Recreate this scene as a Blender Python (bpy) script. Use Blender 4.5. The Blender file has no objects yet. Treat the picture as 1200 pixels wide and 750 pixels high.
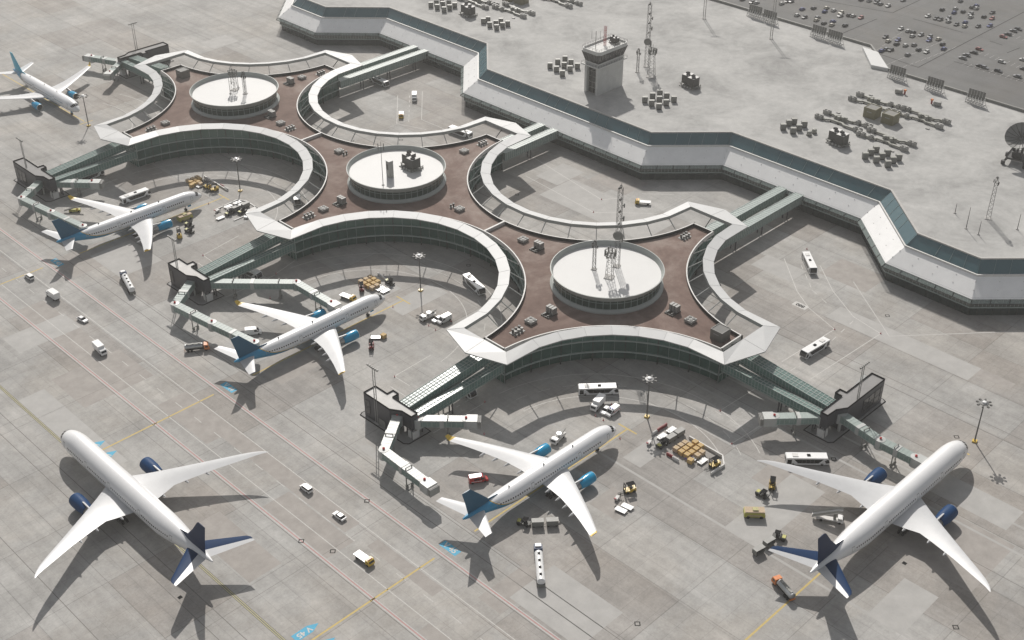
import bpy, math, random
from math import sin, cos, radians, sqrt, atan2, pi, hypot, degrees
from mathutils import Vector, Matrix
random.seed(7)
S = bpy.context.scene
COL = S.collection
PI = pi
# ------------------------------------------------------------------ camera
# world x runs along the aircraft stands towards the terminal, world y along the terminal front
H, F, PITCH = 260.0, 1480.0, radians(33.1)
cd = bpy.data.cameras.new('camera'); cam = bpy.data.objects.new('camera', cd); COL.objects.link(cam)
cam.location = (0, 0, H); cam.rotation_euler = (PI/2 - PITCH, 0, radians(-45))
cd.sensor_width = 36; cd.lens = F/1200*36; cd.clip_start = 1; cd.clip_end = 6000
S.camera = cam
FW = Vector((cos(PITCH)/sqrt(2), cos(PITCH)/sqrt(2), -sin(PITCH)))
RT = Vector((1/sqrt(2), -1/sqrt(2), 0)); UP = RT.cross(FW)
def at(px, py, z=0.0):
    "point of the place, at height z, that a survey of the 1200x750 photograph puts at px, py"
    d = FW*F + RT*(px-600) - UP*(py-375)
    t = (z-H)/d.z
    return Vector((0, 0, H)) + d*t
# ------------------------------------------------------------------ materials
M = {}
def mat(name, col, rough=.6, metal=0., var=.08, scale=.6, spec=.5, coat=0., bump=0.):
    m = bpy.data.materials.new(name); m.use_nodes = True
    nt = m.node_tree; b = nt.nodes['Principled BSDF']
    b.inputs['Roughness'].default_value = rough; b.inputs['Metallic'].default_value = metal
    b.inputs['Specular IOR Level'].default_value = spec; b.inputs['Coat Weight'].default_value = coat
    tc = nt.nodes.new('ShaderNodeTexCoord'); n = nt.nodes.new('ShaderNodeTexNoise')
    n.inputs['Scale'].default_value = scale; n.inputs['Detail'].default_value = 6; n.inputs['Roughness'].default_value = .65
    nt.links.new(tc.outputs['Object'], n.inputs['Vector'])
    mr = nt.nodes.new('ShaderNodeMapRange'); mr.inputs['From Min'].default_value = .3; mr.inputs['From Max'].default_value = .7
    mr.inputs['To Min'].default_value = 1-var; mr.inputs['To Max'].default_value = 1+var
    nt.links.new(n.outputs['Fac'], mr.inputs['Value'])
    mx = nt.nodes.new('ShaderNodeVectorMath'); mx.operation = 'SCALE'; mx.inputs[0].default_value = col
    nt.links.new(mr.outputs['Result'], mx.inputs['Scale']); nt.links.new(mx.outputs['Vector'], b.inputs['Base Color'])
    if bump:
        bp = nt.nodes.new('ShaderNodeBump'); bp.inputs['Strength'].default_value = bump
        nt.links.new(n.outputs['Fac'], bp.inputs['Height']); nt.links.new(bp.outputs['Normal'], b.inputs['Normal'])
    M[name] = m; return m
def N(nt, t, **kw):
    n = nt.nodes.new(t)
    for k, v in kw.items():
        if k in ('operation', 'blend_type', 'data_type', 'noise_dimensions', 'feature', 'distance', 'interpolation_type'): setattr(n, k, v)
        else: n.inputs[k.replace('_', ' ')].default_value = v
    return n
mat('white_paint', (.78, .78, .77), .3, coat=.3, var=.03)
mat('plane_white', (.7, .7, .7), .32, coat=.35, var=.025, scale=.25)
mat('wing_white', (.52, .525, .53), .42, coat=0, var=.05, scale=.3)
mat('teal_fin', (.01, .092, .17), .4, spec=.35, var=.05)
mat('plane_blue', (.012, .27, .48), .22, spec=.3, var=.05)
mat('navy', (.006, .024, .075), .45, spec=.2, var=.06)
mat('navy_stab', (.006, .03, .088), .5, spec=.06, var=.06)
mat('engine_navy', (.007, .045, .13), .5, spec=.1, var=.06)
mat('yellow', (.62, .42, .05), .4)
mat('steel', (.38, .38, .37), .4, .5)
mat('metal_lip', (.6, .6, .58), .3, .6)
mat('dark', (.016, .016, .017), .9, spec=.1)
mat('black_glass', (.008, .009, .011), .08, spec=.7, var=.02)
mat('rubber', (.02, .02, .02), .85)
mat('red', (.42, .02, .02), .4, coat=.2)
mat('dark_red', (.25, .015, .02), .5)
mat('orange', (.62, .19, .04), .4)
mat('silver', (.42, .43, .43), .3, .7, var=.12)
mat('lime', (.42, .4, .08), .45)
mat('cardboard', (.5, .34, .13), .8, var=.15, scale=2)
mat('cardboard_pale', (.46, .36, .25), .8, var=.15, scale=2)
mat('purple', (.16, .1, .5), .6)
mat('blue_light', (.03, .05, .5), .3)
mat('concrete_white', (.62, .61, .59), .7, var=.07)
mat('kerb', (.42, .41, .39), .8)
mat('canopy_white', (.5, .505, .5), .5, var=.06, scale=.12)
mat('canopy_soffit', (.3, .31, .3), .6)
mat('eave_white', (.84, .835, .82), .4, metal=0., var=.05, scale=.22, bump=.05)
mat('parapet_white', (.58, .57, .55), .6)
mat('slab_edge', (.3, .35, .33), .5)
mat('mullion', (.3, .36, .34), .4)
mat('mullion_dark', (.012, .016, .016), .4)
mat('drum_white', (.54, .54, .53), .6, var=.025, scale=.15)
mat('drum_grey', (.36, .38, .36), .6, var=.05)
mat('gate_dark', (.045, .047, .055), .45, var=.1, scale=.4)
mat('gate_roof', (.55, .54, .52), .8, var=.1, scale=.3)
mat('gate_roof_grey', (.24, .235, .23), .8, var=.1, scale=.3)
mat('platform', (.25, .245, .24), .85)
mat('bridge_glass', (.2, .27, .245), .35, spec=.4, var=.15, scale=.5)
mat('bridge_roof', (.25, .3, .28), .45, spec=.4, var=.1)
mat('bridge_white', (.4, .41, .395), .45, var=.05)
mat('tube_glass', (.12, .2, .18), .3, spec=.4, var=.2, scale=.5)
mat('machine_grey', (.2, .2, .185), .6, var=.15)
mat('machine_light', (.3, .297, .28), .6, var=.12)
mat('machine_dark', (.055, .055, .05), .6, var=.15)
mat('duct', (.27, .27, .24), .5, var=.2, scale=1)
mat('olive', (.17, .155, .09), .6, var=.1)
mat('olive_top', (.16, .155, .14), .7, var=.1)
mat('tower_concrete', (.52, .52, .5), .75, var=.12, scale=.35)
mat('tower_light', (.55, .55, .53), .7, var=.05)
mat('panel_dark', (.14, .14, .13), .5, var=.12)
mat('lattice_grey', (.11, .11, .11), .5, .4)
mat('lattice_red', (.42, .1, .1), .5)
mat('dish_grey', (.2, .2, .19), .6, var=.1)
mat('dish_dark', (.035, .035, .035), .6)
mat('line_white', (.51, .5, .475), .8, var=.2, scale=1.5)
mat('line_faint', (.46, .45, .43), .85, var=.12, scale=1.5)
mat('line_red', (.47, .23, .22), .8, var=.15, scale=1.5)
mat('line_pale_yellow', (.46, .43, .22), .8, var=.15, scale=1.5)
mat('lattice_white', (.36, .4, .38), .7, spec=.15)
mat('line_yellow', (.5, .38, .14), .8, var=.15, scale=1.5)
mat('line_dark', (.16, .15, .14), .85, var=.2, scale=1.)
mat('board_blue', (.05, .33, .5), .7, var=.1, scale=1.5)
mat('patch_light', (.375, .366, .35), .85, var=.1, scale=.2)
mat('patch_brown', (.31, .288, .266), .85, var=.14, scale=.25)
mat('patch_dark', (.26, .25, .24), .85, var=.14, scale=.25)
mat('car_white', (.5, .5, .48), .3, coat=.4); mat('car_grey', (.22, .225, .23), .3, .3, coat=.4)
mat('car_dark', (.035, .037, .04), .3, coat=.4); mat('car_blue', (.045, .06, .2), .3, coat=.4)
mat('car_cream', (.55, .52, .44), .3, coat=.4); mat('car_red', (.3, .1, .09), .3, coat=.4)

def facade_glass(name, c1, c2, rough=.12, cell=3.8):
    "dark green glazing: each pane slightly different in tint"
    m = mat(name, c1, rough, spec=.6, var=.25, scale=.15); nt = m.node_tree; b = nt.nodes['Principled BSDF']
    tc = N(nt, 'ShaderNodeTexCoord'); v = N(nt, 'ShaderNodeTexVoronoi', Scale=1/cell); nt.links.new(tc.outputs['Object'], v.inputs['Vector'])
    sp = N(nt, 'ShaderNodeSeparateColor'); nt.links.new(v.outputs['Color'], sp.inputs['Color'])
    mx = nt.nodes.new('ShaderNodeMix'); mx.data_type = 'RGBA'; mx.inputs[6].default_value = (*c1, 1); mx.inputs[7].default_value = (*c2, 1)
    nt.links.new(sp.outputs['Red'], mx.inputs[0]); nt.links.new(mx.outputs[2], b.inputs['Base Color'])
    return m
facade_glass('pier_glass', (.014, .06, .048), (.026, .085, .07))
facade_glass('pier_glass_reflection', (.045, .115, .096), (.07, .145, .122))  # upper floor lighter: reflected sky and ground painted into the glass colour
facade_glass('drum_glass', (.02, .045, .038), (.03, .06, .05), cell=2)
facade_glass('terminal_glass', (.012, .026, .026), (.022, .04, .038), cell=4)
facade_glass('terminal_glass_top', (.075, .09, .085), (.1, .112, .105), cell=3)
facade_glass('band_glass', (.06, .122, .142), (.078, .145, .162), rough=.08, cell=9)

def screen_glass():
    m = bpy.data.materials.new('screen_glass'); m.use_nodes = True; nt = m.node_tree; out = nt.nodes['Material Output']; b = nt.nodes['Principled BSDF']
    b.inputs['Base Color'].default_value = (.3, .36, .34, 1); b.inputs['Roughness'].default_value = .15
    t = N(nt, 'ShaderNodeBsdfTransparent'); mx = N(nt, 'ShaderNodeMixShader'); mx.inputs[0].default_value = .5
    n = N(nt, 'ShaderNodeTexNoise', Scale=.4); mr = N(nt, 'ShaderNodeMapRange'); mr.inputs['To Min'].default_value = .42; mr.inputs['To Max'].default_value = .6
    nt.links.new(n.outputs['Fac'], mr.inputs['Value']); nt.links.new(mr.outputs['Result'], mx.inputs[0])
    nt.links.new(t.outputs[0], mx.inputs[1]); nt.links.new(b.outputs[0], mx.inputs[2]); nt.links.new(mx.outputs[0], out.inputs['Surface'])
    M['screen_glass'] = m
screen_glass()

def ground_mat(name, cA, cB, cC, big, joint, streak, jw=.09, stain=.16, jdark=.72):
    "slab paving: casting-to-casting tone, joints, tyre-darkened streaks and stains"
    m = bpy.data.materials.new(name); m.use_nodes = True; nt = m.node_tree; L = nt.links.new
    b = nt.nodes['Principled BSDF']; b.inputs['Roughness'].default_value = .85; b.inputs['Specular IOR Level'].default_value = .25
    tc = N(nt, 'ShaderNodeTexCoord')
    def cells(sx, sy, off):
        s = N(nt, 'ShaderNodeVectorMath', operation='MULTIPLY'); s.inputs[1].default_value = (1/sx, 1/sy, 0)
        a = N(nt, 'ShaderNodeVectorMath', operation='ADD'); a.inputs[1].default_value = (off, off*.37, 0)
        f = N(nt, 'ShaderNodeVectorMath', operation='FLOOR'); w = N(nt, 'ShaderNodeTexWhiteNoise')
        L(tc.outputs['Object'], s.inputs[0]); L(s.outputs[0], a.inputs[0]); L(a.outputs[0], f.inputs[0]); L(f.outputs[0], w.inputs['Vector'])
        return w.outputs['Value'], a.outputs[0]
    v1, bigv = cells(big[0], big[1], .31); v2, _ = cells(big[0]*.5, big[1]*2, 7.2); v3, jv = cells(joint[0], joint[1], 3.3)
    r1 = N(nt, 'ShaderNodeValToRGB'); e = r1.color_ramp; e.interpolation = 'CONSTANT'
    e.elements[0].color = (*cA, 1); e.elements[1].position = .42; e.elements[1].color = (*cB, 1)
    x = e.elements.new(.7); x.color = (*cC, 1); x = e.elements.new(.86); x.color = (*[c*1.05 for c in cA], 1)
    L(v1, r1.inputs[0])
    def scale(colsock, fac):
        s = N(nt, 'ShaderNodeVectorMath', operation='SCALE'); L(colsock, s.inputs[0]); L(fac, s.inputs['Scale']); return s.outputs[0]
    def rng(sock, lo, hi, a=0., bb=1.):
        r = N(nt, 'ShaderNodeMapRange'); r.inputs['From Min'].default_value = a; r.inputs['From Max'].default_value = bb
        r.inputs['To Min'].default_value = lo; r.inputs['To Max'].default_value = hi; L(sock, r.inputs['Value']); return r.outputs[0]
    col = scale(r1.outputs[0], rng(v2, .95, 1.04)); col = scale(col, rng(v3, .975, 1.02))
    n1 = N(nt, 'ShaderNodeTexNoise', Scale=.035, Detail=8, Roughness=.7); L(tc.outputs['Object'], n1.inputs['Vector'])
    col = scale(col, rng(n1.outputs['Fac'], 1-stain, 1+stain*.7, .3, .7))
    n3 = N(nt, 'ShaderNodeTexNoise', Scale=.3, Detail=8, Roughness=.75); L(tc.outputs['Object'], n3.inputs['Vector'])
    col = scale(col, rng(n3.outputs['Fac'], 1-stain*.55, 1+stain*.5, .3, .7))
    mp = N(nt, 'ShaderNodeMapping'); mp.inputs['Scale'].default_value = streak; L(tc.outputs['Object'], mp.inputs['Vector'])
    n2 = N(nt, 'ShaderNodeTexNoise', Scale=1., Detail=4, Roughness=.6); L(mp.outputs[0], n2.inputs['Vector'])
    col = scale(col, rng(n2.outputs['Fac'], .9, 1.05, .35, .65))
    # joints
    fr = N(nt, 'ShaderNodeVectorMath', operation='FRACTION'); L(jv, fr.inputs[0]); sp = N(nt, 'ShaderNodeSeparateXYZ'); L(fr.outputs[0], sp.inputs[0])
    def line(s, w):
        l = N(nt, 'ShaderNodeMath', operation='LESS_THAN'); L(s, l.inputs[0]); l.inputs[1].default_value = w; return l.outputs[0]
    mxm = N(nt, 'ShaderNodeMath', operation='MAXIMUM'); L(line(sp.outputs['X'], jw/joint[0]), mxm.inputs[0]); L(line(sp.outputs['Y'], jw/joint[1]), mxm.inputs[1])
    col = scale(col, rng(mxm.outputs[0], 1, jdark))
    # wider filled joints round each pour
    fb = N(nt, 'ShaderNodeVectorMath', operation='FRACTION'); L(bigv, fb.inputs[0]); sb = N(nt, 'ShaderNodeSeparateXYZ'); L(fb.outputs[0], sb.inputs[0])
    mb = N(nt, 'ShaderNodeMath', operation='MAXIMUM'); L(line(sb.outputs['X'], .26/big[0]), mb.inputs[0]); L(line(sb.outputs['Y'], .26/big[1]), mb.inputs[1])
    col = scale(col, rng(mb.outputs[0], 1, .74))
    # fine grime and dark rubber specks
    n5 = N(nt, 'ShaderNodeTexNoise', Scale=1.3, Detail=6, Roughness=.8); L(tc.outputs['Object'], n5.inputs['Vector'])
    col = scale(col, rng(n5.outputs['Fac'], .86, 1.1, .3, .7))
    n6 = N(nt, 'ShaderNodeTexNoise', Scale=.11, Detail=10, Roughness=.8, Distortion=1.2); L(tc.outputs['Object'], n6.inputs['Vector'])
    col = scale(col, rng(n6.outputs['Fac'], 1, .84, .58, .74))
    n7 = N(nt, 'ShaderNodeTexNoise', Scale=.022, Detail=7, Roughness=.65, Distortion=.5); L(tc.outputs['Object'], n7.inputs['Vector'])
    mk = N(nt, 'ShaderNodeMix'); mk.data_type = 'VECTOR'; mk.inputs[4].default_value = (1, 1, 1); mk.inputs[5].default_value = (.99, .962, .932)
    L(rng(n7.outputs['Fac'], 0, 1, .45, .62), mk.inputs[0]); mv = N(nt, 'ShaderNodeVectorMath', operation='MULTIPLY'); L(col, mv.inputs[0]); L(mk.outputs[1], mv.inputs[1]); col = mv.outputs[0]
    L(col, b.inputs['Base Color'])
    M[name] = m; return m
ground_mat('apron_concrete', (.372, .364, .348), (.338, .322, .303), (.395, .388, .372), (22, 30), (7.4, 7.5), (.3, .012, 1), jw=.14, jdark=.83, stain=.24)
ground_mat('asphalt', (.15, .15, .147), (.157, .157, .154), (.145, .145, .143), (60, 60), (40, 40), (.1, .02, 1), jw=.05, stain=.12)
def mottled(name, c1, c2, c3, s1, s2, rough=.9):
    m = bpy.data.materials.new(name); m.use_nodes = True; nt = m.node_tree; L = nt.links.new
    b = nt.nodes['Principled BSDF']; b.inputs['Roughness'].default_value = rough; b.inputs['Specular IOR Level'].default_value = .2
    tc = N(nt, 'ShaderNodeTexCoord'); n = N(nt, 'ShaderNodeTexNoise', Scale=s1, Detail=9, Roughness=.72, Distortion=.4); L(tc.outputs['Object'], n.inputs['Vector'])
    r = N(nt, 'ShaderNodeValToRGB'); e = r.color_ramp; e.elements[0].position = .33; e.elements[0].color = (*c1, 1); e.elements[1].position = .68; e.elements[1].color = (*c3, 1)
    x = e.elements.new(.5); x.color = (*c2, 1); L(n.outputs['Fac'], r.inputs[0])
    n2 = N(nt, 'ShaderNodeTexNoise', Scale=s2, Detail=6, Roughness=.7); L(tc.outputs['Object'], n2.inputs['Vector'])
    mr = N(nt, 'ShaderNodeMapRange'); mr.inputs['From Min'].default_value = .3; mr.inputs['From Max'].default_value = .7; mr.inputs['To Min'].default_value = .9; mr.inputs['To Max'].default_value = 1.08
    L(n2.outputs['Fac'], mr.inputs['Value']); s = N(nt, 'ShaderNodeVectorMath', operation='SCALE'); L(r.outputs[0], s.inputs[0]); L(mr.outputs[0], s.inputs['Scale'])
    L(s.outputs[0], b.inputs['Base Color']); M[name] = m
mottled('brown_roof', (.105, .068, .056), (.185, .132, .112), (.31, .255, .224), .03, .25)
mottled('deck_concrete', (.27, .268, .26), (.385, .382, .37), (.46, .456, .44), .038, .3)

# ------------------------------------------------------------------ mesh builder
class B:
    def __init__(s): s.v = []; s.f = []; s.m = []; s.cur = 0
    def quad(s, *p):
        i = len(s.v); s.v += [tuple(q) for q in p]; s.f.append(tuple(range(i, i+len(p)))); s.m.append(s.cur); return s
    def box(s, cx, cy, z0, sx, sy, sz, rz=0.):
        c, n = cos(rz), sin(rz); i = len(s.v)
        for z in (z0, z0+sz):
            for x, y in ((-1, -1), (1, -1), (1, 1), (-1, 1)):
                x *= sx/2; y *= sy/2; s.v.append((cx+c*x-n*y, cy+n*x+c*y, z))
        for f in ((3, 2, 1, 0), (4, 5, 6, 7), (0, 1, 5, 4), (1, 2, 6, 5), (2, 3, 7, 6), (3, 0, 4, 7)):
            s.f.append(tuple(i+k for k in f)); s.m.append(s.cur)
        return s
    def prism(s, poly, z0, z1, cap=True):
        "vertical extrusion of an x,y polygon"
        n = len(poly); i = len(s.v)
        s.v += [(p[0], p[1], z0) for p in poly] + [(p[0], p[1], z1) for p in poly]
        for k in range(n): s.f.append((i+k, i+(k+1) % n, i+n+(k+1) % n, i+n+k)); s.m.append(s.cur)
        if cap: s.f.append(tuple(i+n+k for k in range(n))); s.f.append(tuple(i+k for k in reversed(range(n)))); s.m += [s.cur]*2
        return s
    def side(s, prof, y0, y1):
        "extrusion across y of an x,z profile"
        n = len(prof); i = len(s.v)
        s.v += [(p[0], y0, p[1]) for p in prof] + [(p[0], y1, p[1]) for p in prof]
        for k in range(n): s.f.append((i+k, i+(k+1) % n, i+n+(k+1) % n, i+n+k)); s.m.append(s.cur)
        s.f.append(tuple(i+n+k for k in range(n))); s.f.append(tuple(i+k for k in reversed(range(n)))); s.m += [s.cur]*2
        return s
    def tube(s, p0, p1, r0, r1=None, n=8, cap=True):
        r1 = r0 if r1 is None else r1
        p0 = Vector(p0); p1 = Vector(p1); d = (p1-p0)
        if d.length < 1e-6: return s
        d.normalize(); a = Vector((0, 0, 1)) if abs(d.z) < .9 else Vector((1, 0, 0)); x = d.cross(a).normalized(); y = d.cross(x)
        i = len(s.v)
        for p, r in ((p0, r0), (p1, r1)):
            for k in range(n):
                t = 2*PI*(k+.5)/n; s.v.append(tuple(p + x*(r*cos(t)) + y*(r*sin(t))))
        for k in range(n): s.f.append((i+k, i+(k+1) % n, i+n+(k+1) % n, i+n+k)); s.m.append(s.cur)
        if cap: s.f.append(tuple(i+n+k for k in range(n))); s.f.append(tuple(i+k for k in reversed(range(n)))); s.m += [s.cur]*2
        return s
    def loft(s, rings, close=True, cap=True, mats=None):
        n = len(rings[0]); i = len(s.v)
        for r in rings: s.v += [tuple(p) for p in r]
        for a in range(len(rings)-1):
            for k in range(n if close else n-1):
                k2 = (k+1) % n
                s.f.append((i+a*n+k, i+a*n+k2, i+(a+1)*n+k2, i+(a+1)*n+k)); s.m.append(mats[k] if mats else s.cur)
        if cap and close:
            s.f.append(tuple(i+k for k in reversed(range(n)))); s.f.append(tuple(i+(len(rings)-1)*n+k for k in range(n))); s.m += [s.cur]*2
        return s
    def lathe(s, prof, cx=0, cy=0, n=48, cap=False):
        s.loft([[(cx+r*cos(2*PI*k/n), cy+r*sin(2*PI*k/n), z) for k in range(n)] for r, z in prof], cap=cap); return s
    def bar(s, p0, p1, w, h=None):
        "rectangular bar between two points"
        h = w if h is None else h
        p0 = Vector(p0); p1 = Vector(p1); d = (p1-p0).normalized(); a = Vector((0, 0, 1)) if abs(d.z) < .95 else Vector((1, 0, 0))
        x = d.cross(a).normalized()*(w/2); y = x.cross(d).normalized()*(h/2)
        return s.loft([[p0-x-y, p0+x-y, p0+x+y, p0-x+y], [p1-x-y, p1+x-y, p1+x+y, p1-x+y]])
    def make(s, name, mats, parent=None, smooth=False, label=None):
        me = bpy.data.meshes.new(name); me.from_pydata(s.v, [], s.f)
        if isinstance(mats, str): mats = [mats]
        for k in mats: me.materials.append(M[k])
        if len(mats) > 1: me.polygons.foreach_set('material_index', s.m)
        import bmesh
        bm = bmesh.new(); bm.from_mesh(me)
        bmesh.ops.recalc_face_normals(bm, faces=bm.faces); bm.to_mesh(me); bm.free()
        if smooth:
            me.polygons.foreach_set('use_smooth', [True]*len(me.polygons))
            if smooth != 'all': me.set_sharp_from_angle(angle=radians(35))
        me.update()
        o = bpy.data.objects.new(name, me); COL.objects.link(o)
        if parent: o.parent = parent
        if label: o['label'] = label
        return o
def tag(o, label, cat, group=None):
    o['label'] = label; o['category'] = cat
    if group: o['group'] = group
    return o
def thing(name, label, cat, loc=(0, 0, 0), rz=0., group=None):
    o = bpy.data.objects.new(name, None); COL.objects.link(o); o.empty_display_size = .5
    o.location = loc; o.rotation_euler = (0, 0, rz); return tag(o, label, cat, group)
def struct(name, b, m):
    o = b.make(name, m); o['kind'] = 'structure'; return o
def copy_tree(o, parent=None):
    c = o.copy(); COL.objects.link(c); c.parent = parent
    for ch in list(o.children): copy_tree(ch, c)
    return c
class Kind:
    "first use places the prototype itself, later uses place copies of it and all its parts"
    def __init__(s, fn): s.fn = fn; s.proto = None; s.scale = 1.
    def put(s, loc, rz, label, group=None):
        if s.proto is None: s.proto = o = s.fn(); o.scale = (s.scale,)*3
        else: o = copy_tree(s.proto)
        o.location = loc; o.rotation_euler = (0, 0, rz); o['label'] = label
        if group: o['group'] = group
        elif 'group' in o: del o['group']
        return o
    def px(s, front, rear, label, group=None, z=0.):
        a = at(*front, z); b = at(*rear, z); return s.put((a+b)/2, atan2(a.y-b.y, a.x-b.x), label, group)

# ------------------------------------------------------------------ setting: ground
b = B(); b.quad((-900, -900, 0), (2600, -900, 0), (2600, 2600, 0), (-900, 2600, 0)); struct('apron', b, 'apron_concrete')
b = B(); b.quad((557, -600, .03), (2400, -600, .03), (2400, 2400, .03), (557, 2400, .03)); struct('car_park', b, 'asphalt')
Z1, Z2, Z3 = .004, .008, .012
def rect(b, u0, v0, u1, v1, z=Z2): b.quad((u0, v0, z), (u1, v0, z), (u1, v1, z), (u0, v1, z))
def pxrect(b, p, q, z=Z1):
    a = at(*p); c = at(*q); u0, u1 = sorted((a.x, c.x)); v0, v1 = sorted((a.y, c.y)); rect(b, u0, v0, u1, v1, z)
# large slabs of a lighter or browner pour (corner to corner, left corner and right corner of each)
bl = B(); bb = B(); bd = B()
for p, q in (((628, 206), (685, 202)), ((632, 228), (790, 262)), ((968, 371), (1150, 432)), ((850, 617), (967, 577)), ((1016, 720), (1100, 700)),
             ((597, 700), (730, 718)), ((3, 397), (95, 383)), ((452, 358), (525, 343)), ((400, 344), (470, 338)), ((730, 536), (790, 520)),
             ((235, 50), (280, 48)), ((410, 12), (470, 10)), ((130, 160), (180, 165)), ((880, 310), (945, 318)), ((105, 300), (190, 305)), ((20, 470), (150, 540)), ((1060, 560), (1200, 600)), ((430, 520), (470, 560))):
    pxrect(bl, p, q)
struct('pale_slabs', bl, 'patch_light')
for p, q in (((60, 445), (180, 440)), ((600, 420), (700, 400)), ((1040, 640), (1190, 640)), ((880, 560), (960, 545)), ((220, 620), (330, 660)), ((690, 590), (750, 590)), ((560, 700), (640, 680)),
             ((300, 430), (380, 425)), ((430, 640), (520, 690)), ((960, 320), (1040, 325)), ((60, 305), (150, 300)), ((1100, 420), (1190, 450)), ((600, 190), (650, 185)), ((690, 210), (760, 215))):
    pxrect(bb, p, q, Z1*.6)
struct('brown_slabs', bb, 'patch_brown')
rect(bd, 153.5, 60, 158, 190, Z1*.5); rect(bd, 164.2, 235, 170.2, 300, Z1*.5); rect(bd, 153.5, 230, 163.6, 262, Z1*.5); rect(bd, 158.6, 300, 170, 330, Z1*.5); rect(bd, 153.5, 350, 164, 420, Z1*.5)
struct('service_road', bd, 'patch_brown')
# painted lines
bw = B(); br = B(); by = B(); bk = B(); bf = B()
V0, V1 = -60, 620
rect(bw, 170, V0, 170.25, V1); rect(bw, 157.8, V0, 158.05, V1)
for k in range(60):
    v = V0+k*11.6; rect(bw, 163.8, v, 164.02, v+4.2)
for u in (178.4, 152.6):
    rect(br, u, V0, u+.28, V1); rect(bf, u-.5, V0, u-.12, V1); rect(bk, u-.95, V0, u-.75, V1); rect(bf, u+.4, V0, u+.7, V1)
bp = B(); rect(bp, 125.3, V0, 125.48, V1); rect(bp, 125.85, V0, 126.03, V1); struct('taxiway_line', bp, 'line_pale_yellow'); rect(bk, 125.5, V0, 125.83, V1); rect(bk, 126.05, V0, 126.25, V1); rect(bk, 125.08, V0, 125.28, V1)
for v, n0, n1 in ((207.9, 192, 262), (321.6, 192, 262), (442.8, 192, 262), (124.7, 192, 330)):
    rect(by, 126.5, v-.3, 175.8, v+.3); rect(by, n0, v-.3, n1, v+.3); rect(by, n1-.01, v-4, n1+.6, v+4, Z3)
rect(by, 259.2, 560, 259.8, 680); rect(by, 256, 558, 263.2, 558.6, Z3)
# dark expansion strips and drains
for u in (185.5, 190.2, 286., 118.5, 113.2, 345., 349.5, 90.): rect(bk, u, V0, u+.22, V1, Z1)
for v in (150., 232., 352., 472.): rect(bk, 100, v, 200, v+.12, Z1)
bs = B()
for p in ((800, 590), (1130, 617), (905, 470)): u = at(*p).x; rect(bs, u, -60, u+.9, 230, Z1*1.5)
struct('seam_strips', bs, 'patch_light')
def arc(b, cx, cy, R, a0, a1, w, z=Z2, dash=None):
    n = max(4, int(abs(a1-a0)*R*.0175/2.2))
    for k in range(n):
        if dash and k % dash[1] >= dash[0]: continue
        t0 = radians(a0+(a1-a0)*k/n); t1 = radians(a0+(a1-a0)*(k+1)/n)
        b.quad(*[(cx+r*cos(t), cy+r*sin(t), z) for r, t in ((R, t0), (R+w, t0), (R+w, t1), (R, t1))])
def seg(b, p, q, w=.3, z=Z2):
    p = Vector(p).xy if len(p) > 2 else Vector(p); q = Vector(q).xy if len(q) > 2 else Vector(q); d = (q-p).normalized(); n = Vector((-d.y, d.x))*(w/2)
    b.quad((*(p-n), z), (*(q-n), z), (*(q+n), z), (*(p+n), z))
def path(b, pts, w=.3, dash=None):
    pts = [at(*p) for p in pts]
    for p, q in zip(pts, pts[1:]):
        if dash:
            L = (q-p).length; k = 0
            while k < L: seg(b, p+(q-p)*(k/L), p+(q-p)*(min(L, k+dash[0])/L), w); k += dash[1]
        else: seg(b, p, q, w)
for v in (200, 320, 440, 560):
    a0, a1 = (-36, 84) if v == 200 else (-84, 84) if v < 560 else (-84, 20)
    arc(bw, 240.5, v, 52.3, a0, a1, .28); arc(bw, 240.5, v, 39.3, a0, a1, .28); arc(bw, 240.5, v, 46., a0, a1, .22, dash=(2, 4))
for v in (260, 380, 500):
    # road under the walkways of each stand
    seg(bw, (238, v-8), (215, v-8)); seg(bw, (238, v+8), (222, v+8)); seg(bw, (222, v+8), (222, v+22))
    for k in range(6): seg(bw, (236-k*4, v-3), (234.2-k*4, v-3), .35); seg(bw, (238-k*4, v+3), (236.2-k*4, v+3), .35)
path(bw, [(919, 303), (934, 341), (948, 361), (978, 386), (916, 424)]); path(bw, [(961, 311), (976, 341), (1000, 371), (1032, 391), (950, 444)])
path(bw, [(939, 311), (952, 340), (974, 360)], .3, (3, 7)); path(bw, [(1000, 376), (960, 413), (924, 436)], .3, (3, 7))
path(bw, [(466, 112), (465, 145), (500, 152)]); path(bw, [(495, 107), (494, 140), (520, 151)]); path(bw, [(480, 112), (479, 143)], .3, (3, 6))
path(bw, [(618, 180), (705, 234), (726, 232)]); path(bw, [(616, 206), (696, 249), (770, 250)]); path(bf, [(1000, 330), (1042, 394), (1200, 388)], .4); path(bf, [(752, 227), (790, 228)], .4)
path(bw, [(844, 481), (900, 446)]); path(bw, [(857, 520), (915, 484)]); path(bw, [(820, 470), (875, 505)], .3, (3, 7)); path(bw, [(238, 299), (262, 316)])
path(bw, [(462, 441), (505, 416)]); path(bw, [(462, 441), (480, 452)]); path(bw, [(323, 321), (349, 303)]); path(bw, [(238, 299), (280, 276)])
struct('white_lines', bw, 'line_white'); struct('red_lines', br, 'line_red'); struct('yellow_lines', by, 'line_yellow')
struct('joint_lines', bk, 'line_dark'); struct('pale_lines', bf, 'line_faint')
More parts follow.
